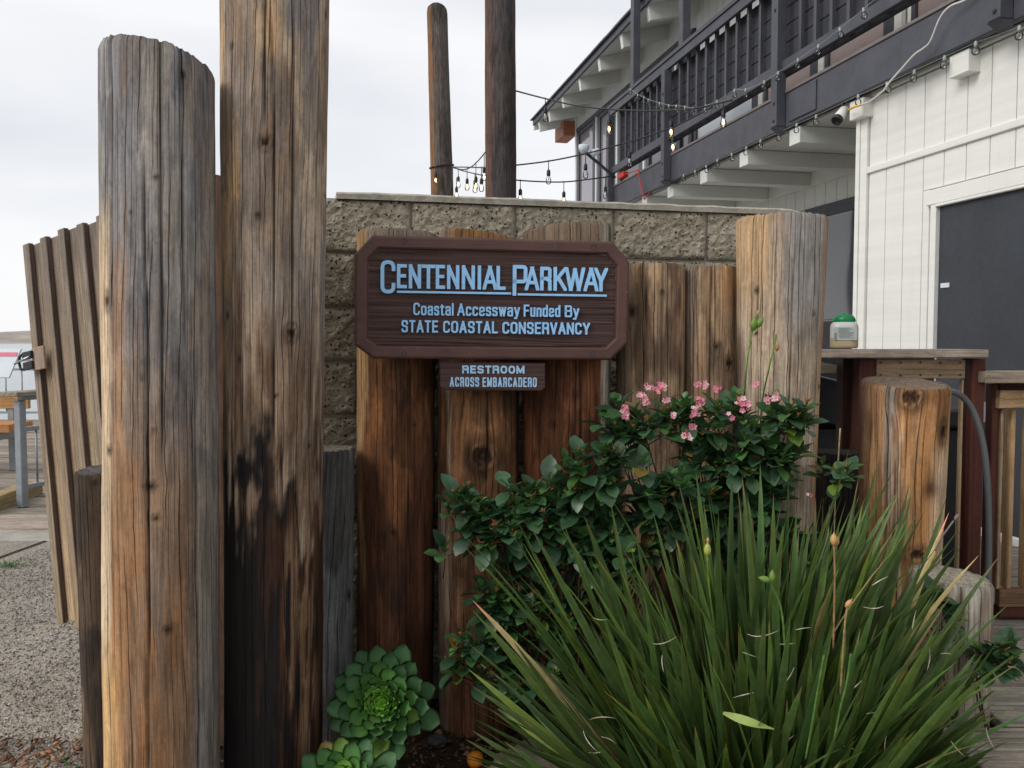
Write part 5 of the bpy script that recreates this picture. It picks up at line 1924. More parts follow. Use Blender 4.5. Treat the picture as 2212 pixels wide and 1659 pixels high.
# ------------------------------------------------------------------ restaurant deck at the right
deck = empty('deck', (0, 0, 0), kind='structure')
dang = R(-1.2)
deck.rotation_euler = (0, 0, dang)
y = 1.75
while y < 7.4:
    x0 = 1.28 if y < 2.66 else 1.50
    MB().box((x0, y, DECK - .035), (6.2 if y > 4 else 4.2, y + .148, DECK + random.uniform(-.002, .002)), .004, 0, vary((0.30, 0.265, 0.225), .16)).build('deck_board', M_DECKW, deck)
    y += .159
bb('deck_slab', (1.2, 7.45, DECK - .2), (NR, 16.5, DECK - .01), M_CONC)
MB().box((1.29, 1.72, -.01), (4.3, 1.75, DECK - .04), .004, 0, (0.2, 0.15, 0.1)).build('deck_fascia', M_BOARD, deck)
MB().box((1.54, 2.66, -.01), (1.57, 7.4, DECK - .04), .004, 1, (0.2, 0.15, 0.1)).build('deck_fascia', M_BOARD, deck)

# counter railing
RED = (0.085, 0.028, 0.02)
YC = 3.72
zc_ = P(1900, 756, YC).z


def PX(x, y, Y): return P(x, y, Y)


cr = empty('deck_counter', (P(1775, 756, YC).x, YC, DECK), 0, 'grey-capped counter rail with red-stained posts carrying the jar', 'counter rail')


def cbox(name, x0, x1, y0, y1, Y0, Y1, mat, col, axis=None, parent=cr, bev=.003):
    """front face drawn between photo pixels at distance Y0, real depth to Y1"""
    p0 = P(x0, y1, Y0); p1 = P(x1, y0, Y0)
    o_ = parent.location
    return MB().box((p0.x - o_.x, Y0 - o_.y, p0.z - o_.z), (p1.x - o_.x, Y1 - o_.y, p1.z - o_.z), bev, axis, col).build(name, mat, parent)


cbox('cap', 1690, 2137, 755, 773.5, 3.60, 3.86, M_DECKW, (0.30, 0.25, 0.205), 0, bev=.004)
cbox('post', 2087, 2130, 775, 1328, 3.66, 3.75, M_STAIN, RED, 2)
cbox('post', 1845, 1892, 775, 1328, 3.68, 3.77, M_STAIN, RED, 2)
cbox('post', 1812, 1842, 775, 1328, 3.78, 3.86, M_STAIN, (0.045, 0.018, 0.014), 2)
cbox('apron_board', 1893, 2086, 777, 818, 3.68, 3.70, M_BOARD, (0.37, 0.27, 0.175), 0)
cbox('picket', 2066, 2083, 820, 1320, 3.69, 3.72, M_BOARD, (0.36, 0.26, 0.16), 2)
for k in range(5):
    for yy_ in (783, 810):
        p = P(1902 + k * 43, yy_ + (k % 2), 3.679)
        MB().lathe([(.001, 0), (.0042, 0), (.0042, .003)], 8, M=Matrix.Translation(p - Vector(cr.location)) @ Matrix.Rotation(math.pi / 2, 4, 'X')).build('nail', M_IRON, cr)

# picket gate panel to the right
pg = empty('picket_railing', (P(2140, 800, 3.7).x, 3.7, DECK), 0, 'red-framed railing with tan pickets at the right edge', 'railing')
cbox('cap', 2129, 2400, 803, 828, 3.60, 3.76, M_DECKW, (0.27, 0.22, 0.175), 0, pg)
cbox('stile', 2131, 2158, 830, 1330, 3.70, 3.76, M_STAIN, RED, 2, pg)
cbox('rail', 2160, 2400, 828.5, 843, 3.70, 3.76, M_STAIN, (0.06, 0.022, 0.017), 0, pg)
cbox('apron_board', 2160, 2400, 843.5, 883, 3.66, 3.70, M_BOARD, (0.42, 0.28, 0.155), 0, pg)
for (x0, x1) in ((2151, 2157), (2175, 2196), (2213, 2236), (2254, 2276), (2296, 2318), (2336, 2358)):
    cbox('picket', x0 if x0 > 2155 else 2159, x1 if x0 > 2155 else 2164, 884, 1273, 3.70, 3.755, M_BOARD, vary((0.40, 0.27, 0.155), .1), 2, pg)
cbox('bottom_board', 2159, 2400, 1274, 1312, 3.68, 3.72, M_BOARD, (0.17, 0.10, 0.06), 0, pg)
cbox('bottom_rail', 2159, 2400, 1312.5, 1336, 3.69, 3.75, M_STAIN, RED, 0, pg)
cbox('hinge', 2125, 2130, 868, 912, 3.655, 3.66, M_GALV, (1, 1, 1), 2, pg)

# jar with a green lid on the counter
jx = P(1823, 752, 3.70)
jar = empty('plastic_jar', (jx.x, 3.70, P(1823, 753.5, 3.62).z + .002), R(-21), 'frosted plastic jar with a green lid standing on the counter cap', 'jar')
w_ = .0565
def superring(r, z, n=28, sq=3.2):
    out = []
    for k in range(n):
        a_ = 2 * math.pi * k / n
        c_, s_ = math.cos(a_), math.sin(a_)
        q = (abs(c_) ** sq + abs(s_) ** sq) ** (-1 / sq)
        out.append((r * c_ * q, r * s_ * q, z))
    return out
V = []; F = []
prof = [(.90, .0), (.99, .004), (1, .012), (1, .085), (.97, .098), (.86, .108), (.74, .111), (.74, .120)]
for r_, z_ in prof: V += superring(w_ * r_, z_, 28, 3.4 if r_ > .8 else 2)
for i in range(len(prof) - 1):
    for k in range(28):
        F.append((i * 28 + k, i * 28 + (k + 1) % 28, (i + 1) * 28 + (k + 1) % 28, (i + 1) * 28 + k))
F.append(tuple(range(28))[::-1])
obj('body', mesh_of('body', V, F, M_JAR, smooth=True), jar)
MB().lathe([(.044, .1115), (.044, .122), (.041, .130), (.034, .139), (.014, .143), (.005, .149), (.0005, .149)], 26).build('lid', M_LID, jar, True)
for k in range(26):
    a_ = 2 * math.pi * k / 26
    MB().box((-.0015, .0435, .112), (.0015, .0452, .121), .0004, M=Matrix.Rotation(a_, 4, 'Z')).build('lid_ridge', M_LID, jar)
lab = MB().box((-.040, -.0585, .034), (.050, -.0578, .088), .0002).build('label_sheet', M_LABEL, jar)
for k in range(10):
    z_ = .084 - k * .0045
    MB().box((-.024 + random.uniform(0, .006), -.0590, z_ - .0007), (.046 - random.uniform(0, .03), -.0586, z_ + .0007), .0001).build('print_line', M_INK, lab)
for k in range(7):
    MB().box((-.0385, -.0590, .036 + k * .0042), (-.028, -.0586, .038 + k * .0042), .0001).build('print_bar', M_INK, lab)
rng2 = None

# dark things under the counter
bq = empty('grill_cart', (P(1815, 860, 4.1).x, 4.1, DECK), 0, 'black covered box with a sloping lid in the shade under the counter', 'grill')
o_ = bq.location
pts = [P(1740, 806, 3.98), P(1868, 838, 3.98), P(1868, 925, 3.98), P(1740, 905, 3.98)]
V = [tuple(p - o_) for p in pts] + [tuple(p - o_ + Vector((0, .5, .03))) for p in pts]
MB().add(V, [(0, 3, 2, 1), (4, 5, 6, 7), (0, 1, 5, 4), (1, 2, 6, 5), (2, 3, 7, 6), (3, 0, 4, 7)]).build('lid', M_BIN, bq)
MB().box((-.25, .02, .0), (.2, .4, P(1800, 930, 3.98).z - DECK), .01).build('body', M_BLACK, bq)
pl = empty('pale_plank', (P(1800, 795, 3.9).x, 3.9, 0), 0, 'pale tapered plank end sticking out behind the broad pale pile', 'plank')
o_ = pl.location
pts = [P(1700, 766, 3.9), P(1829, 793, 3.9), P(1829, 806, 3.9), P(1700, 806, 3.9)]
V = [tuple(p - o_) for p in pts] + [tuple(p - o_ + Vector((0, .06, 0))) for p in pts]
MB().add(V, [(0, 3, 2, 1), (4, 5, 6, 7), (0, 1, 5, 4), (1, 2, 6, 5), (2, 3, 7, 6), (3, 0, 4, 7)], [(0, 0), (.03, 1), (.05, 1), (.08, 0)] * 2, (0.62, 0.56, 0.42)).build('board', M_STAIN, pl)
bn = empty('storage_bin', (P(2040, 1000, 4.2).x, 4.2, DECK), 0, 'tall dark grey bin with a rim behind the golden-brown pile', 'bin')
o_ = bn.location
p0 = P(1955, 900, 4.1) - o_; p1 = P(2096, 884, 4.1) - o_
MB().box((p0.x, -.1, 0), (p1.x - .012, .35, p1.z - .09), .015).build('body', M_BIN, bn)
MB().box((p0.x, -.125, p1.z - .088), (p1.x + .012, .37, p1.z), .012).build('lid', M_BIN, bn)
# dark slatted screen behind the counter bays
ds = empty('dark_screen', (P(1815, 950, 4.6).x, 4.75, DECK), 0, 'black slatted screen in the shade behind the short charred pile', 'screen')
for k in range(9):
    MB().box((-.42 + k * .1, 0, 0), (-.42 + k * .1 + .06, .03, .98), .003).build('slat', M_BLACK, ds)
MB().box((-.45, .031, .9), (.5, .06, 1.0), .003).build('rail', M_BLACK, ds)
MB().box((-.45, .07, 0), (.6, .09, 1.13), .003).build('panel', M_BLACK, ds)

# grey conduit arching over from behind the golden pile
hp = empty('grey_conduit', (P(2137, 1232, 3.5).x, 3.5, DECK), 0, 'thick grey conduit arching down beside the red post', 'conduit')
o_ = hp.location
pth = [P(2035, 846, 3.42), P(2058, 846, 3.45), P(2080, 858, 3.48), P(2100, 884, 3.5), P(2116, 925, 3.5), P(2128, 985, 3.5), P(2134, 1060, 3.5), P(2136, 1150, 3.5), P(2135, 1245, 3.5), P(2134, 1400, 3.5)]
MB().tube([p - o_ for p in smooth_path(pth)], .0125, 12).build('pipe', M_HOSE, hp, True)

# ------------------------------------------------------------------ planter bed
def bed_h(x, y): return .085 + .03 * (float(vn(np.array(x * 5), np.array(y * 5), 4)) - .5)


nxg, nyg = 90, 70
xs_ = np.linspace(-1.45, 1.58, nxg); ys_ = np.linspace(1.2, 3.36, nyg)
Xg, Yg = np.meshgrid(xs_, ys_)
Zg = .085 + .03 * (vn(Xg * 5, Yg * 5, 4) - .5) + .018 * (fbm(Xg * 30, Yg * 30, 8, 3) - .5)
Zg = Zg - .09 * (1 - ss(Xg, -1.42, -1.2))
V = np.stack([Xg, Yg, Zg], -1).reshape(-1, 3)
ii, jj = np.meshgrid(np.arange(nyg - 1), np.arange(nxg - 1), indexing='ij')
Fq = np.stack([ii * nxg + jj, ii * nxg + jj + 1, (ii + 1) * nxg + jj + 1, (ii + 1) * nxg + jj], -1).reshape(-1, 4)
tag(obj('planting_bed', mesh_of('planting_bed', V, Fq, M_SOIL, smooth=True)), kind='structure')


def chip_mesh(n, xr, yr, zf, size, cols, flat=.35, seed=3, name='bark_mulch'):
    r = np.random.default_rng(seed)
    base = np.array([(-1, 0, 0), (0, -.45, 0), (1, 0, 0), (0, .45, 0), (0, 0, flat), (0, 0, -flat)])
    fc = np.array([(0, 1, 4), (1, 2, 4), (2, 3, 4), (3, 0, 4), (1, 0, 5), (2, 1, 5), (3, 2, 5), (0, 3, 5)])
    X = r.uniform(*xr, n); Y = r.uniform(*yr, n)
    V = []; F = []; C = []
    for i in range(n):
        s_ = r.uniform(*size)
        e = Matrix.Rotation(r.uniform(0, 6.28), 3, 'Z') @ Matrix.Rotation(r.normal(0, .35), 3, 'X') @ Matrix.Rotation(r.normal(0, .35), 3, 'Y')
        b = base * (s_, s_ * r.uniform(.6, 1.2), s_)
        V.append(b @ np.array(e).T + (X[i], Y[i], zf(X[i], Y[i])))
        F.append(fc + i * 6)
        c = np.array(cols[r.integers(len(cols))]) * r.uniform(.6, 1.4)
        C.append(np.tile(c, (6, 1)))
    me = mesh_of(name, np.concatenate(V), np.concatenate(F), M_CHIP, col=np.concatenate(C))
    return me


tag(obj('bark_mulch', chip_mesh(5200, (-1.4, 1.55), (1.9, 3.3), lambda x, y: bed_h(x, y) + .008 - (.09 if x < -1.2 else 0), (.006, .022),
                                [(0.10, 0.05, 0.03), (0.06, 0.035, 0.022), (0.15, 0.085, 0.05), (0.04, 0.03, 0.02), (0.2, 0.14, 0.09)])), kind='stuff')
tag(obj('aggregate_pebbles', chip_mesh(15000, (-3.4, -1.2), (3.05, 6.2), lambda x, y: .0, (.004, .0095),
                                       [(0.30, 0.28, 0.25), (0.17, 0.155, 0.14), (0.10, 0.095, 0.09), (0.45, 0.43, 0.40), (0.24, 0.20, 0.16)], .5, 5, 'aggregate_pebbles')), kind='stuff')
tag(obj('leaf_litter', chip_mesh(900, (-2.4, -1.2), (2.7, 3.18), lambda x, y: .012, (.010, .028),
                                 [(0.26, 0.10, 0.05), (0.16, 0.08, 0.05), (0.30, 0.18, 0.10), (0.10, 0.06, 0.04), (0.22, 0.16, 0.11)], .12, 9, 'leaf_litter')), kind='stuff')


def rock(name, label, loc, size, seed, mat=M_ROCK):
    import bmesh
    bm = bmesh.new()
    bmesh.ops.create_icosphere(bm, subdivisions=4, radius=1)
    for v in bm.verts:
        p = v.co
        n = float(fbm(np.array(p.x * 1.6 + seed), np.array(p.y * 1.6 + p.z * 1.3), seed, 4)) - .5
        q = float(vn(np.array(p.x * 3 + p.z * 2), np.array(p.y * 3 - p.z), seed + 2)) - .5
        v.co = p * (1 + n * .6 + q * .12)
        v.co.z = max(-.6, min(v.co.z, .62 + q * .2))
    me = bpy.data.meshes.new(name); bm.to_mesh(me); bm.free()
    me.materials.append(mat)
    o = obj(name, me, None, loc)
    o.scale = size
    return tag(o, label, 'rock')


rk = PZ(1170, 1662, .13)
rock('rock', 'large flat tan rock lying under the strap leaves at the bottom', (rk.x, rk.y, .10), (.19, .17, .10), 5)
rk = PZ(962, 1620, .1)
rock('rock', 'small dark round stone in the bark beside the succulent', (P(945, 1580, 2.95).x, 2.95, .11), (.035, .03, .022), 8, simple_mat('dark_stone', (0.045, 0.043, 0.045), .7))
fr_ = P(1027, 1662, 2.80)
q = MB().lathe([(.0005, .028), (.015, .026), (.026, .016), (.029, 0), (.024, -.015), (.0005, -.022)], 16).build('fallen_fruit', M_ORANGE, None, True, loc=(fr_.x, 2.80, .115))
tag(q, 'small orange fruit fallen on the bark at the bottom edge', 'fruit')

# ------------------------------------------------------------------ plants
def leaf_mesh(name, L, W, fold=.25, curl=.15, nseg=4, c0=(0.03, 0.075, 0.03), c1=(0.035, 0.09, 0.035), shape='obovate', mat=M_LEAF, thick=0, edge=None, notch=0):
    V = []; F = []; C = []
    for i in range(nseg + 1):
        t = i / nseg
        if shape == 'obovate':
            w = W * (math.sin(math.pi * min(1, t ** 1.25 * .97 + .015)) ** .75)
        elif shape == 'spoon':
            w = W * (.30 + .70 * ss(np.array(t), .1, .72)) * (1 - float(ss(np.array(t), .80, 1.0)) ** 1.6 * .86)
        else:
            w = W * (min(1, t * 6 + .55)) * (1 - t ** 3.2)
        w = float(w)
        x = L * t
        z = -curl * L * t * t
        c = np.array(c0) * (1 - t) + np.array(c1) * t
        V += [(x, -w / 2, z + fold * w / 2), (x, 0, z), (x, w / 2, z + fold * w / 2)]
        e = c if edge is None else np.array(edge)
        C += [e if edge is not None else c * 1.1, c, e if edge is not None else c * 1.1]
    for i in range(nseg):
        a_ = i * 3
        F += [(a_, a_ + 3, a_ + 4, a_ + 1), (a_ + 1, a_ + 4, a_ + 5, a_ + 2)]
    return mesh_of(name, V, F, mat, col=np.array(C), smooth=True)


LEAVES = [leaf_mesh('leaf', .072 * s, .049 * s2, f, cu, 5, c0, c1) for (s, s2, f, cu, c0, c1) in [
    (1, 1, .30, .18, (0.032, 0.075, 0.030), (0.042, 0.095, 0.038)), (1.15, 1.05, .2, .3, (0.028, 0.066, 0.031), (0.034, 0.082, 0.038)),
    (.9, .9, .45, .05, (0.036, 0.088, 0.030), (0.046, 0.112, 0.038)), (.75, .8, .35, .2, (0.042, 0.11, 0.030), (0.06, 0.145, 0.04)),
    (1.05, 1.1, .12, .35, (0.024, 0.056, 0.026), (0.03, 0.07, 0.034))]]


class Stuff:
    def __init__(s): s.items = []

    def add(s, me, M, tint=(1, 1, 1)): s.items.append((me, M, tint))

    def build(s, name, parent):
        VV = []; FF = []; CC = []; n = 0
        cache = {}
        for me, M, tint in s.items:
            if me.name not in cache:
                v = np.empty(len(me.vertices) * 3, np.float32); me.vertices.foreach_get('co', v)
                c = np.empty(len(me.vertices) * 4, np.float32); me.attributes['col'].data.foreach_get('color', c)
                cache[me.name] = (v.reshape(-1, 3), np.array([tuple(p.vertices) for p in me.polygons]), c.reshape(-1, 4)[:, :3], me.materials[0])
            v, f, c, mt = cache[me.name]
            Mn = np.array(M)
            VV.append(v @ Mn[:3, :3].T + Mn[:3, 3]); FF.append(f + n); CC.append(c * np.array(tint)); n += len(v)
        o = obj(name, mesh_of(name, np.concatenate(VV), np.concatenate(FF), mt, col=np.concatenate(CC), smooth=True), parent)
        o['kind'] = 'stuff'
        return o


def frame_from(dirv, roll):
    d = Vector(dirv).normalized()
    up = Vector((0, 0, 1))
    side = up.cross(d)
    if side.length < 1e-3: side = Vector((0, 1, 0))
    side.normalize()
    n = d.cross(side).normalized()
    M = Matrix((d, side, n)).transposed().to_4x4()
    return M @ Matrix.Rotation(roll, 4, 'X')


def shrub(name, label, base, blobs, nwh, seed, flowers=(), bright=1.0, spikes=0, maxparts=300, extra=()):
    rnd = random.Random(seed)
    root = empty(name, base, 0, label, 'shrub')
    base = Vector(base)
    leaves = []
    twigs = MB()
    wts = [b[3] * b[4] for b in blobs]
    centres = []
    for k in range(nwh):
        b = rnd.choices(blobs, wts)[0]
        while True:
            u = Vector((rnd.uniform(-1, 1), rnd.uniform(-1, 1), rnd.uniform(-1, 1)))
            if .35 < u.length < 1: break
        if rnd.random() < .7: u.y = -abs(u.y)
        c = P(b[0], b[1], b[2]) + Vector((u.x * b[3], u.y * b[5], u.z * b[4]))
        if c.z < .12 and base.z > .05: c.z = .12 + rnd.random() * .1
        centres.append((c, u))
    for (x, y, Y) in extra: centres.append((P(x, y, Y), Vector((rnd.uniform(-.3, .3), -.7, .6))))
    for c, u in centres:
        axis = (Vector((u.x, u.y * 1.0 - .25, u.z)) * .8 + Vector((0, -.1, .75))).normalized()
        nl = rnd.randint(6, 10)
        q = axis.orthogonal().normalized()
        for i in range(nl):
            phi = i * 2.4 + rnd.uniform(-.3, .3)
            el = rnd.uniform(.15, .95) if i > 2 else rnd.uniform(.9, 1.25)
            dv = (Quaternion(axis, phi) @ q) * math.cos(el) + axis * math.sin(el)
            sc = rnd.uniform(.7, 1.12) * (1.0 if i > 2 else .7)
            pos = c - axis * (.012 * i / 2) + dv * .006
            M = Matrix.Translation(pos) @ frame_from(dv, rnd.uniform(-.35, .35)) @ Matrix.Scale(sc, 4)
            me = LEAVES[rnd.randrange(5)] if i > 2 else LEAVES[3]
            tint = rnd.uniform(.75, 1.4) * bright
            tc = (tint, tint, tint * rnd.uniform(.85, 1.15))
            if rnd.random() < .02: tc = (3.2, 2.3, .9)
            if rnd.random() < .015: tc = (4.5, 1.4, .8)
            leaves.append((me, M, tc, (pos - Vector((0, 0, EYE))).length))
        # twig back toward the base
        b0 = base + Vector((rnd.uniform(-.12, .12), rnd.uniform(-.05, .05), 0))
        mid = c.lerp(b0, .35) + Vector((rnd.uniform(-.03, .03), rnd.uniform(0, .05), rnd.uniform(-.02, .03)))
        pts = [c - base, c - axis * .045 - base, mid - base, c.lerp(b0, .75) + Vector((0, .03, 0)) - base, b0 - base]
        if rnd.random() < .3: twigs.tube(smooth_path(pts, 3), [.0014 + .003 * j / 12 for j in range(13)], 5, (0.06, 0.042, 0.03))
        else: twigs.tube(pts[:2] + [(c - axis * .09 + Vector((rnd.uniform(-.03, .03), .04, rnd.uniform(-.05, 0))) - base)], [.0014, .0018, .002], 5, (0.07, 0.048, 0.034))
        if rnd.random() < .35:            # old flower stalks, rust coloured
            for j in range(rnd.randint(3, 7)):
                d2 = (axis + Vector((rnd.uniform(-.6, .6), rnd.uniform(-.6, .6), rnd.uniform(-.2, .6)))).normalized()
                p = c + axis * rnd.uniform(.0, .02)
                e = p + d2 * rnd.uniform(.012, .028)
                twigs.tube([p - base, e - base], [.0008, .0014], 4, (0.32, 0.12, 0.05))
    leaves.sort(key=lambda t: t[3])
    stuff = Stuff()
    T = Matrix.Translation(-base)
    for k, (me, M, tint, _) in enumerate(leaves):
        if k < maxparts:
            o = obj('leaf', me, root)
            o.matrix_local = T @ M
            o.color = (*tint, 1)
        else:
            stuff.add(me, T @ M, tint)
    if stuff.items: stuff.build('inner_foliage', root)
    twigs.build('branches', M_TWIG, root, True)
    # flowers
    for (x, y, Y, n, sz) in flowers:
        q = MB()
        c = P(x, y, Y)
        for j in range(int(n * 1.3)):
            fc = c + Vector((rnd.uniform(-1, 1), rnd.uniform(-.6, .6), rnd.uniform(-1, 1))) * sz - base
            fd = Vector((rnd.uniform(-.6, .6), -1, rnd.uniform(-.2, .9))).normalized()
            s_ = fd.orthogonal().normalized(); t_ = fd.cross(s_)
            r0 = rnd.uniform(.006, .010)
            ph = rnd.uniform(0, 6)
            pink = [(0.72, 0.30, 0.40), (0.78, 0.44, 0.50), (0.66, 0.22, 0.32), (0.80, 0.58, 0.60)][rnd.randrange(4)]
            for m_ in range(5):
                a_ = ph + m_ * 1.2566
                d_ = s_ * math.cos(a_) + t_ * math.sin(a_); e_ = s_ * math.cos(a_ + 1.57) + t_ * math.sin(a_ + 1.57)
                V = [fc, fc + d_ * r0 * .6 - e_ * r0 * .42 + fd * r0 * .25, fc + d_ * r0 * 1.05 - e_ * r0 * .2 + fd * r0 * .4, fc + d_ * r0 * 1.05 + e_ * r0 * .2 + fd * r0 * .4, fc + d_ * r0 * .6 + e_ * r0 * .42 + fd * r0 * .25]
                q.add([tuple(v) for v in V], [(0, 1, 2, 3, 4)], None, pink)
            q.tube([fc - fd * .001, fc + fd * .002], .0012, 5, (0.6, 0.1, 0.12))
        for j in range(n // 2):
            fc = c + Vector((rnd.uniform(-1, 1), rnd.uniform(-.6, .6), rnd.uniform(-1.4, .6))) * sz - base
            q.tube([fc, fc + Vector((rnd.uniform(-.008, .008), -.003, .01))], [.0012, .0024], 5, (0.42, 0.13, 0.06))
        q.build('flower_cluster', M_PETAL, root)
    return root


# tall flowering shrub right of the sign
base1 = P(1560, 1500, 2.9); base1.z = .1
shrub('flowering_shrub', 'dark green shrub with pink blossom clusters in front of the tan piles', (base1.x, 2.88, .1),
      [(1395, 925, 2.78, .10, .06, .06), (1500, 905, 2.76, .12, .07, .07), (1570, 880, 2.78, .13, .07, .08), (1680, 900, 2.78, .09, .06, .08), (1620, 980, 2.76, .16, .10, .08), (1530, 1000, 2.78, .15, .10, .08), (1700, 980, 2.80, .09, .07, .06),
       (1790, 1030, 2.82, .06, .03, .04), (1600, 1090, 2.8, .20, .12, .08), (1620, 1200, 2.85, .22, .14, .06)], 150, 5,
      flowers=[(1427, 838, 2.68, 9, .013), (1402, 835, 2.68, 5, .010), (1385, 858, 2.68, 6, .010), (1395, 868, 2.68, 6, .011), (1348, 883, 2.70, 5, .008), (1350, 900, 2.70, 6, .010), (1440, 862, 2.68, 3, .007), (1520, 832, 2.67, 5, .010), (1505, 832, 2.67, 4, .009),
               (1548, 838, 2.68, 4, .008), (1500, 890, 2.66, 7, .013), (1512, 868, 2.66, 5, .010), (1598, 866, 2.66, 6, .013), (1608, 880, 2.66, 7, .014), (1483, 940, 2.66, 6, .010), (1495, 920, 2.66, 3, .006), (1632, 831, 2.70, 3, .006), (1672, 858, 2.70, 5, .012), (1660, 866, 2.70, 3, .008), (1578, 900, 2.68, 3, .01), (1748, 1070, 2.7, 3, .007), (1455, 900, 2.68, 3, .008)],
      extra=[(1310, 905, 2.72), (1330, 870, 2.72), (1325, 925, 2.72), (1365, 930, 2.72), (1350, 945, 2.72), (1830, 1015, 2.7), (1815, 1030, 2.7), (1745, 905, 2.72), (1740, 880, 2.72)])
base2 = P(1250, 1560, 2.75)
shrub('green_shrub', 'leafy dark green shrub without blossoms below the signs', (base2.x, 2.78, .1),
      [(1010, 1110, 2.68, .075, .06, .05), (1060, 1140, 2.66, .10, .07, .06), (1140, 1060, 2.70, .075, .05, .05), (1160, 1130, 2.68, .12, .08, .07), (1290, 1020, 2.66, .12, .08, .07), (1380, 1060, 2.66, .13, .09, .08), (1250, 1120, 2.70, .15, .10, .07), (1460, 1100, 2.68, .13, .10, .08),
       (1330, 1180, 2.68, .18, .10, .08), (1140, 1220, 2.72, .10, .09, .06), (1060, 1290, 2.70, .055, .07, .05), (1110, 1330, 2.70, .09, .09, .05), (1030, 1390, 2.68, .07, .07, .05), (1090, 1420, 2.70, .11, .08, .05), (1150, 1480, 2.70, .12, .07, .05), (1010, 1450, 2.70, .07, .06, .05), (1200, 1300, 2.74, .10, .12, .05)],
      210, 9, bright=1.0, extra=[(970, 1100, 2.66), (985, 1070, 2.66), (1010, 1060, 2.66), (960, 1190, 2.66), (1250, 985, 2.64), (1300, 975, 2.64), (1340, 985, 2.64), (1100, 1050, 2.66), (1185, 1040, 2.66), (1390, 1000, 2.62), (1470, 1025, 2.60), (1000, 1380, 2.66), (985, 1410, 2.66), (1480, 1050, 2.58), (1350, 1190, 2.52), (1365, 1205, 2.52)])
b3 = P(2120, 1500, 2.75)
shrub('small_shrub', 'small leafy sprig growing beside the low stump over the deck', (P(2100, 1480, 2.66).x, 2.66, .2),
      [(2130, 1400, 2.60, .05, .03, .03), (2170, 1390, 2.60, .045, .02, .03), (2150, 1430, 2.58, .05, .03, .03), (2020, 1330, 2.55, .08, .07, .03), (2000, 1300, 2.56, .04, .04, .02)], 15, 21, bright=.9)

# small weed at bottom left
wd = PZ(180, 1640, .0)
shrub('ground_weed', 'small bright green weed in the leaf litter at the bottom left', (wd.x, wd.y, 0.0), [(150, 1668, wd.y - .05, .04, .005, .03), (230, 1655, wd.y - .02, .04, .006, .03)], 7, 33, bright=2.2)
gt = PZ(15, 1222, 0)
tf = Stuff()
gm = leaf_mesh('grass_blade', .04, .006, .2, .2, 3, (0.06, 0.14, 0.03), (0.10, 0.2, 0.04), 'strap')
for k in range(160):
    M = Matrix.Translation((gt.x + random.gauss(0, .10), gt.y + random.gauss(0, .035), .0)) @ frame_from((random.uniform(-1, 1), random.uniform(-1, 1), random.uniform(.3, 1.2)), 0)
    tf.add(gm, M, (random.uniform(.7, 1.3),) * 3)
gg = tf.build('grass_tuft', None)

# strap-leaved clump (fortnight lily)
clump_base = Vector(((1650 - 1106) / FPX * 2.36, 2.36, .09))
clump = empty('strap_leaf_clump', clump_base, 0, 'large clump of sword-shaped green leaves filling the lower right', 'strap leaf plant')


def blade_mesh(k, L=1.0, W=.021, bend=.1, tipc=None, twist=0):
    r = random.Random(k)
    n = 9
    V = []; F = []; C = []
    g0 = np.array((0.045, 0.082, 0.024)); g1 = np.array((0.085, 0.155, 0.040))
    for i in range(n + 1):
        t = (i / n) ** .85
        w = .82 * W * min(1, .62 + t * 1.2) * (1 - t ** 5.5)
        x = L * t * (1 - .10 * bend * t); z = -bend * L * t ** 2.2
        y = .02 * math.sin(t * 2 + k) * L * .5
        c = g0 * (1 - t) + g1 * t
        if tipc is not None and t > .93: c = np.array(tipc)
        wv = Vector((0, math.cos(twist * t), math.sin(twist * t)))
        V += [tuple(Vector((x, y, z + .18 * w)) - wv * w / 2), (x, y, z), tuple(Vector((x, y, z + .18 * w)) + wv * w / 2)]
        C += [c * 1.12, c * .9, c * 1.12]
    for i in range(n):
        a_ = i * 3
        F += [(a_, a_ + 3, a_ + 4, a_ + 1), (a_ + 1, a_ + 4, a_ + 5, a_ + 2)]
    return mesh_of('leaf', V, F, M_BLADE, col=np.array(C), smooth=True)


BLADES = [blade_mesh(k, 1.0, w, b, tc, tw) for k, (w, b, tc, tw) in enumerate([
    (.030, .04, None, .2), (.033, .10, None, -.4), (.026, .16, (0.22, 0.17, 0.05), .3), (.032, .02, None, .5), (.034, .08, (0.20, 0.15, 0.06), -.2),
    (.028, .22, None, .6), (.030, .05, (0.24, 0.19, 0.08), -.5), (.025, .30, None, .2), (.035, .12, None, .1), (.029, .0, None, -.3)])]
rb = random.Random(12)
bl = []
for k in range(900):
    az = rb.uniform(0, 2 * math.pi)
    tl = abs(rb.gauss(0, 1)) * .50
    if tl > 1.25: tl = rb.uniform(.2, 1.2)
    if rb.random() < .35: tl = rb.uniform(.25, 1.22)
    dx = math.cos(az); dy = math.sin(az)
    if dy > 0 and rb.random() < .45: dy = -dy * .8
    dirv = Vector((math.sin(tl) * dx, math.sin(tl) * dy, math.cos(tl))).normalized()
    rbase = .15 * math.sqrt(rb.random()) + .08 * tl
    p = clump_base + Vector((dx * rbase * 1.5 + rb.uniform(-.04, .04), dy * rbase * .8, 0))
    L = rb.uniform(.60, 1.08) * (1 - .10 * abs(tl - .45))
    if rb.random() < .25: L *= rb.uniform(.5, .8)
    if tl < .35: L *= .96
    if dy < -.2: L *= .80
    # keep tips out of the camera's face
    tip = p + dirv * L
    if tip.y < 1.5: L *= .6
    if tip.z > 1.19 and tip.y < 2.9: L *= 1.19 / tip.z
    tip = p + dirv * L
    while 1106 + FPX * tip.x / tip.y < 1000 and tip.z > .0 and L > .3:
        L *= .93; tip = p + dirv * L
    while 1106 + FPX * tip.x / tip.y > 2170 and L > .3:
        L *= .93; tip = p + dirv * L
    bl.append((p, dirv, L))
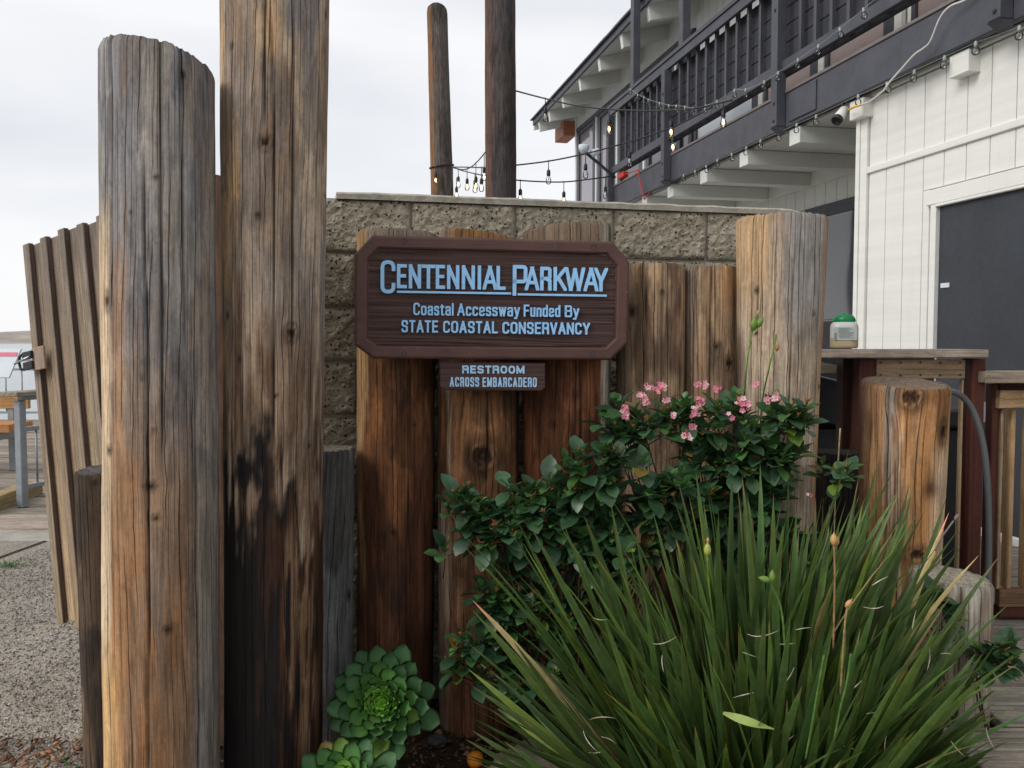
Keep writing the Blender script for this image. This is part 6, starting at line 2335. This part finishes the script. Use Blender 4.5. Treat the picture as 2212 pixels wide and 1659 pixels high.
# a few leaves with directions read off the photo: tip pixels
for (x, y, Y) in [(1020, 1488, 2.25), (975, 1600, 2.2), (1012, 1590, 2.2), (1010, 1655, 2.05), (1130, 1245, 2.45), (1245, 1190, 2.4), (1180, 1290, 2.35), (1150, 1330, 2.3), (1230, 1130, 2.5), (1925, 1015, 2.45), (1850, 1000, 2.45), (2030, 1165, 2.4),
                  (2212, 1590, 2.1), (2140, 1560, 2.15), (2130, 1520, 2.2), (2108, 1440, 2.25), (2050, 1300, 2.3), (1995, 1450, 2.1), (2010, 1125, 2.4), (1660, 1010, 2.5), (1705, 1040, 2.45), (1560, 1060, 2.45), (1490, 1030, 2.5), (1800, 965, 2.6), (2060, 1350, 2.25), (2150, 1640, 2.1), (1340, 1150, 2.35), (1410, 1120, 2.4), (1270, 1240, 2.3), (1120, 1400, 2.3)]:
    tip = P(x, y, Y)
    p = clump_base + Vector(((tip.x - clump_base.x) * .16, (tip.y - clump_base.y) * .2, 0))
    bl.append((p, (tip - p).normalized(), (tip - p).length * 1.02))
for k in range(110):
    tip = P(rb.uniform(1440, 1960), rb.uniform(1015, 1190) + 0, rb.uniform(2.25, 2.55))
    p = clump_base + Vector(((tip.x - clump_base.x) * .22 + rb.uniform(-.05, .05), rb.uniform(-.08, .1), 0))
    bl.append((p, (tip - p).normalized(), (tip - p).length))
scored = []
for (p, d, L) in bl:
    mid = p + d * L * .7
    scored.append((mid.y, p, d, L))
scored.sort(key=lambda t: t[0])
stf = Stuff()
T = Matrix.Translation(-clump_base)
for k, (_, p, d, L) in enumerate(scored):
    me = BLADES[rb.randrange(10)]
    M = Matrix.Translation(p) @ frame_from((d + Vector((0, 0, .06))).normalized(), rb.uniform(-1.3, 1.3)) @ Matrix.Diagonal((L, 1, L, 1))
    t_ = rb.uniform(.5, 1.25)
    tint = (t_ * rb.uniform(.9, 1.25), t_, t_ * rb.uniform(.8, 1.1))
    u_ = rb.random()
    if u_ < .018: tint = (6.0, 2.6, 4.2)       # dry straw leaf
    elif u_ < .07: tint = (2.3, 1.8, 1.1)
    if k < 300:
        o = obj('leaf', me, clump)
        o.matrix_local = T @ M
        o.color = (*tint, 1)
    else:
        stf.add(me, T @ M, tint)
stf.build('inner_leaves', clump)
# thin dry curled leaves
for k in range(26):
    p = P(rb.uniform(1250, 2150), rb.uniform(1220, 1640), rb.uniform(2.0, 2.2))
    a_ = rb.uniform(0, 6.28)
    d0 = Vector((math.cos(a_), -.2, math.sin(a_)))
    ln_ = rb.uniform(.025, .06); sg = rb.uniform(-.5, .9)
    side_ = Vector((-d0.z, 0, d0.x))
    pts = [p + d0 * s_ * ln_ + side_ * (sg * ln_ * s_ * s_) for s_ in np.linspace(0, 1, 7)]
    MB().tube([q_ - clump_base for q_ in pts], [.0005, .0010, .0014, .0015, .0011, .0007, .0003], 4, (0.42, 0.36, 0.26) if k % 3 else (0.55, 0.5, 0.42)).build('dry_leaf', M_TWIG, clump, True)
# single pale leaf lying across, flower stalks and seed capsules
pa, pb_ = P(1562, 1540, 1.98), P(1672, 1575, 1.93)
me = mesh_of('leaf', [tuple(Vector((t * (pb_ - pa).length, w, -.035 * math.sin(math.pi * t) * -.4))) for t in np.linspace(0, 1, 9) for w in (-.010 * math.sin(math.pi * min(.96, t * .9 + .1)), .010 * math.sin(math.pi * min(.96, t * .9 + .1)))],
             [(i * 2, i * 2 + 2, i * 2 + 3, i * 2 + 1) for i in range(8)], M_BLADE, col=(0.30, 0.40, 0.10), smooth=True)
o = obj('leaf', me, clump)
o.matrix_local = T @ Matrix.Translation(pa) @ frame_from(pb_ - pa, R(70))


def stalk(pts, caps, col=(0.13, 0.24, 0.05)):
    q = MB()
    q.tube([Vector(p) - clump_base for p in smooth_path(pts, 5)], .0026, 6, col)
    q.build('flower_stalk', M_TWIG, clump, True)
    for (p, d, s_, c) in caps:
        q = MB()
        Mx = Matrix.Translation(Vector(p) - clump_base) @ Vector(d).to_track_quat('Z', 'Y').to_matrix().to_4x4() @ Matrix.Scale(s_ * .72, 4)
        q.lathe([(.0005, -.012), (.004, -.010), (.0075, -.002), (.0078, .004), (.005, .012), (.0015, .016), (.0005, .02)], 9, c, Mx)
        q.build('seed_capsule', M_SUCC, clump, True)


GC = (0.16, 0.27, 0.055); TC = (0.55, 0.32, 0.13)
stalk([P(1600, 1250, 2.86), P(1607, 1060, 2.86), P(1607, 900, 2.82), P(1612, 800, 2.7), P(1622, 730, 2.7), P(1632, 690, 2.7), P(1636, 673, 2.7)],
      [(P(1628, 703, 2.69), (.1, -.2, 1), 2.1, GC), (P(1638, 700, 2.69), (.6, -.2, .8), 1.9, GC), (P(1637, 676, 2.69), (.3, 0, 1), .8, (0.45, 0.33, 0.18))])
stalk([P(1640, 1250, 2.86), P(1642, 1000, 2.86), P(1645, 880, 2.82), P(1660, 800, 2.7), P(1673, 745, 2.7), P(1677, 722, 2.7)], [(P(1679, 752, 2.69), (.2, 0, 1), 1.2, (0.36, 0.17, 0.08))])
stalk([P(1800, 1300, 2.9), P(1803, 1100, 2.9), P(1810, 1000, 2.9), P(1815, 925, 2.9)], [(P(1803, 1010, 2.89), (0, 0, 1), 1.3, (0.36, 0.42, 0.08))], (0.42, 0.33, 0.2))
stalk([P(1700, 1500, 2.2), P(1690, 1330, 2.15), P(1668, 1270, 2.12), P(1660, 1255, 2.1)], [(P(1655, 1252, 2.1), (-1, 0, .3), 1.5, GC), (P(1668, 1247, 2.1), (0, 0, 1), 1.4, GC)])
stalk([P(1560, 1500, 2.3), P(1535, 1300, 2.25), P(1528, 1200, 2.2)], [(P(1528, 1190, 2.19), (0, -.1, 1), 1.7, (0.38, 0.42, 0.1)), (P(1529, 1168, 2.19), (0, 0, 1), .7, TC)])
stalk([P(1800, 1400, 2.2), P(1803, 1260, 2.2), P(1802, 1180, 2.2)], [(P(1801, 1168, 2.18), (0, 0, 1), 1.6, TC), (P(1807, 1172, 2.19), (.2, 0, 1), 1.2, (0.5, 0.3, 0.16))], (0.3, 0.17, 0.08))
stalk([P(1815, 1500, 2.1), P(1825, 1350, 2.1), P(1832, 1308, 2.1)], [(P(1832, 1305, 2.09), (.6, 0, .8), 1.2, TC)], (0.3, 0.2, 0.1))
stalk([P(1740, 1640, 1.95), P(1755, 1560, 1.95), P(1765, 1500, 1.95), P(1780, 1415, 1.95)], [], (0.075, 0.155, 0.035))
stalk([P(1800, 1610, 1.95), P(1815, 1530, 1.95), P(1828, 1480, 1.95), P(1838, 1412, 1.95)], [], (0.075, 0.155, 0.035))
stalk([P(2020, 1190, 2.45), P(2035, 1160, 2.45), P(2060, 1125, 2.45)], [(P(2066, 1118, 2.45), (.6, 0, .8), 1.1, (0.2, 0.15, 0.12))], (0.17, 0.13, 0.11))

# succulent rosettes
def spoon(k, L, W, c0, c1, edge, thick=.006):
    n = 9; m = 7
    V = []; C = []; F = []
    for side in (1, -1):
        for i in range(n + 1):
            t = (i / n) ** .72
            w = W * (.34 + .66 * float(ss(np.array(t), .05, .72)))
            if t > .6: w *= math.sqrt(max(0.0, 1 - ((t - .6) / .4) ** 3)) * .80 + .20
            x = L * t
            for j in range(m):
                s_ = (j / (m - 1) - .5) * 2
                y = s_ * w / 2
                cup = .22 * W * (s_ * s_) * (.3 + .7 * t)
                z = cup + .16 * L * t * t * t
                th_ = thick * (1 - s_ ** 4) * (1 - t ** 5 * .7)
                z += th_ * .5 * side
                c = np.array(c0) * (1 - t) ** 1.0 + np.array(c1) * (1 - (1 - t) ** 1.0)
                if (abs(s_) > .95 or i == n) and t > .45: c = c * .5 + np.array(edge) * .5
                V.append((x, y, z)); C.append(c)
    o2 = (n + 1) * m
    for i in range(n):
        for j in range(m - 1):
            a_ = i * m + j
            F.append((a_, a_ + m, a_ + m + 1, a_ + 1))
            F.append((o2 + a_, o2 + a_ + 1, o2 + a_ + m + 1, o2 + a_ + m))
    for j in range(m - 1):
        a_ = n * m + j
        F.append((a_, a_ + 1, o2 + a_ + 1, o2 + a_))
    for i in range(n):
        F.append((i * m, o2 + i * m, o2 + (i + 1) * m, (i + 1) * m))
        a_ = i * m + m - 1
        F.append((a_, a_ + m, o2 + a_ + m, o2 + a_))
    return mesh_of('leaf', V, [f[::-1] for f in F], M_SUCC, col=np.array(C), smooth=True)


ED = (0.22, 0.42, 0.12)
SP = [spoon(0, 1, .50, (0.42, 0.72, 0.10), (0.40, 0.70, 0.12), (0.5, 0.75, 0.2), .10),
      spoon(1, 1, .50, (0.46, 0.76, 0.09), (0.19, 0.42, 0.08), (0.3, .5, .16), .075),
      spoon(2, 1, .43, (0.24, 0.50, 0.06), (0.07, 0.19, 0.065), ED, .05),
      spoon(3, 1, .40, (0.14, 0.31, 0.06), (0.065, 0.15, 0.075), (0.20, 0.34, 0.12), .045)]


def rosette(name, label, centre, axis, rad, n, seed, red=0):
    rnd = random.Random(seed)
    root = empty(name, centre, 0, label, 'succulent')
    ax = Vector(axis).normalized()
    q0 = ax.orthogonal().normalized()
    for i in range(n):
        f = i / (n - 1)
        phi = i * 2.39996
        reach = rad * (.07 + .93 * f ** .70)
        el = R(66) * (1 - f) ** .9 + R(7) * f + rnd.uniform(-.07, .07)
        L = reach * 1.02 / max(.45, math.cos(el) ** .5) * (.62 if f < .12 else .98)
        L = rad * (.10 + .88 * f ** .72) * rnd.uniform(.93, 1.05)
        rd = (Quaternion(ax, phi + rnd.uniform(-.05, .05)) @ q0)
        dv = rd * math.cos(el) + ax * math.sin(el)
        pos = ax * (-.34 * rad * f ** 1.25) + rd * (.012 * rad)
        nrm = (ax - dv * ax.dot(dv))
        nrm = nrm.normalized() if nrm.length > 1e-4 else -rd
        nrm2 = ax * math.cos(el) - rd * math.sin(el)
        side = nrm2.cross(dv).normalized()
        M = Matrix((dv, side, nrm2)).transposed().to_4x4()
        me = SP[0] if f < .10 else SP[1] if f < .34 else SP[2] if f < .68 else SP[3]
        wsc = 1.0 if f < .3 else .92
        o = obj('leaf', me, root)
        o.matrix_local = Matrix.Translation(pos) @ M @ Matrix.Diagonal((L, L * wsc * (1.35 if f < .4 else 1.12), L * .9, 1))
        t = rnd.uniform(.85, 1.15)
        o.color = (t, t, t, 1)
        if f > .8 and rnd.random() < red: o.color = (3.2, 1.3, 1.0, 1)
        if f > .7 and rnd.random() < .10: o.color = (2.2, 1.7, .9, 1)
    MB().tube([ax * -.25 * rad, ax * -.7 * rad + Vector((0, .03, -.05)), Vector((0.02, .05, .1 - centre[2]))], [.018, .02, .024], 8, (0.10, 0.08, 0.06)).build('stem', M_TWIG, root, True)
    return root


c1_ = P(826, 1518, 2.62)
rosette('succulent_rosette', 'big green succulent rosette with a bright lime heart beside the black-stained pile', (c1_.x, c1_.y, c1_.z), (-.02, -1.0, .45), .190, 84, 3)
c2_ = P(742, 1700, 2.38)
rosette('succulent_rosette', 'second blue-green rosette cut off by the bottom edge, one reddish leaf', (c2_.x, c2_.y, c2_.z), (.0, -.62, .85), .18, 50, 8, red=.3)
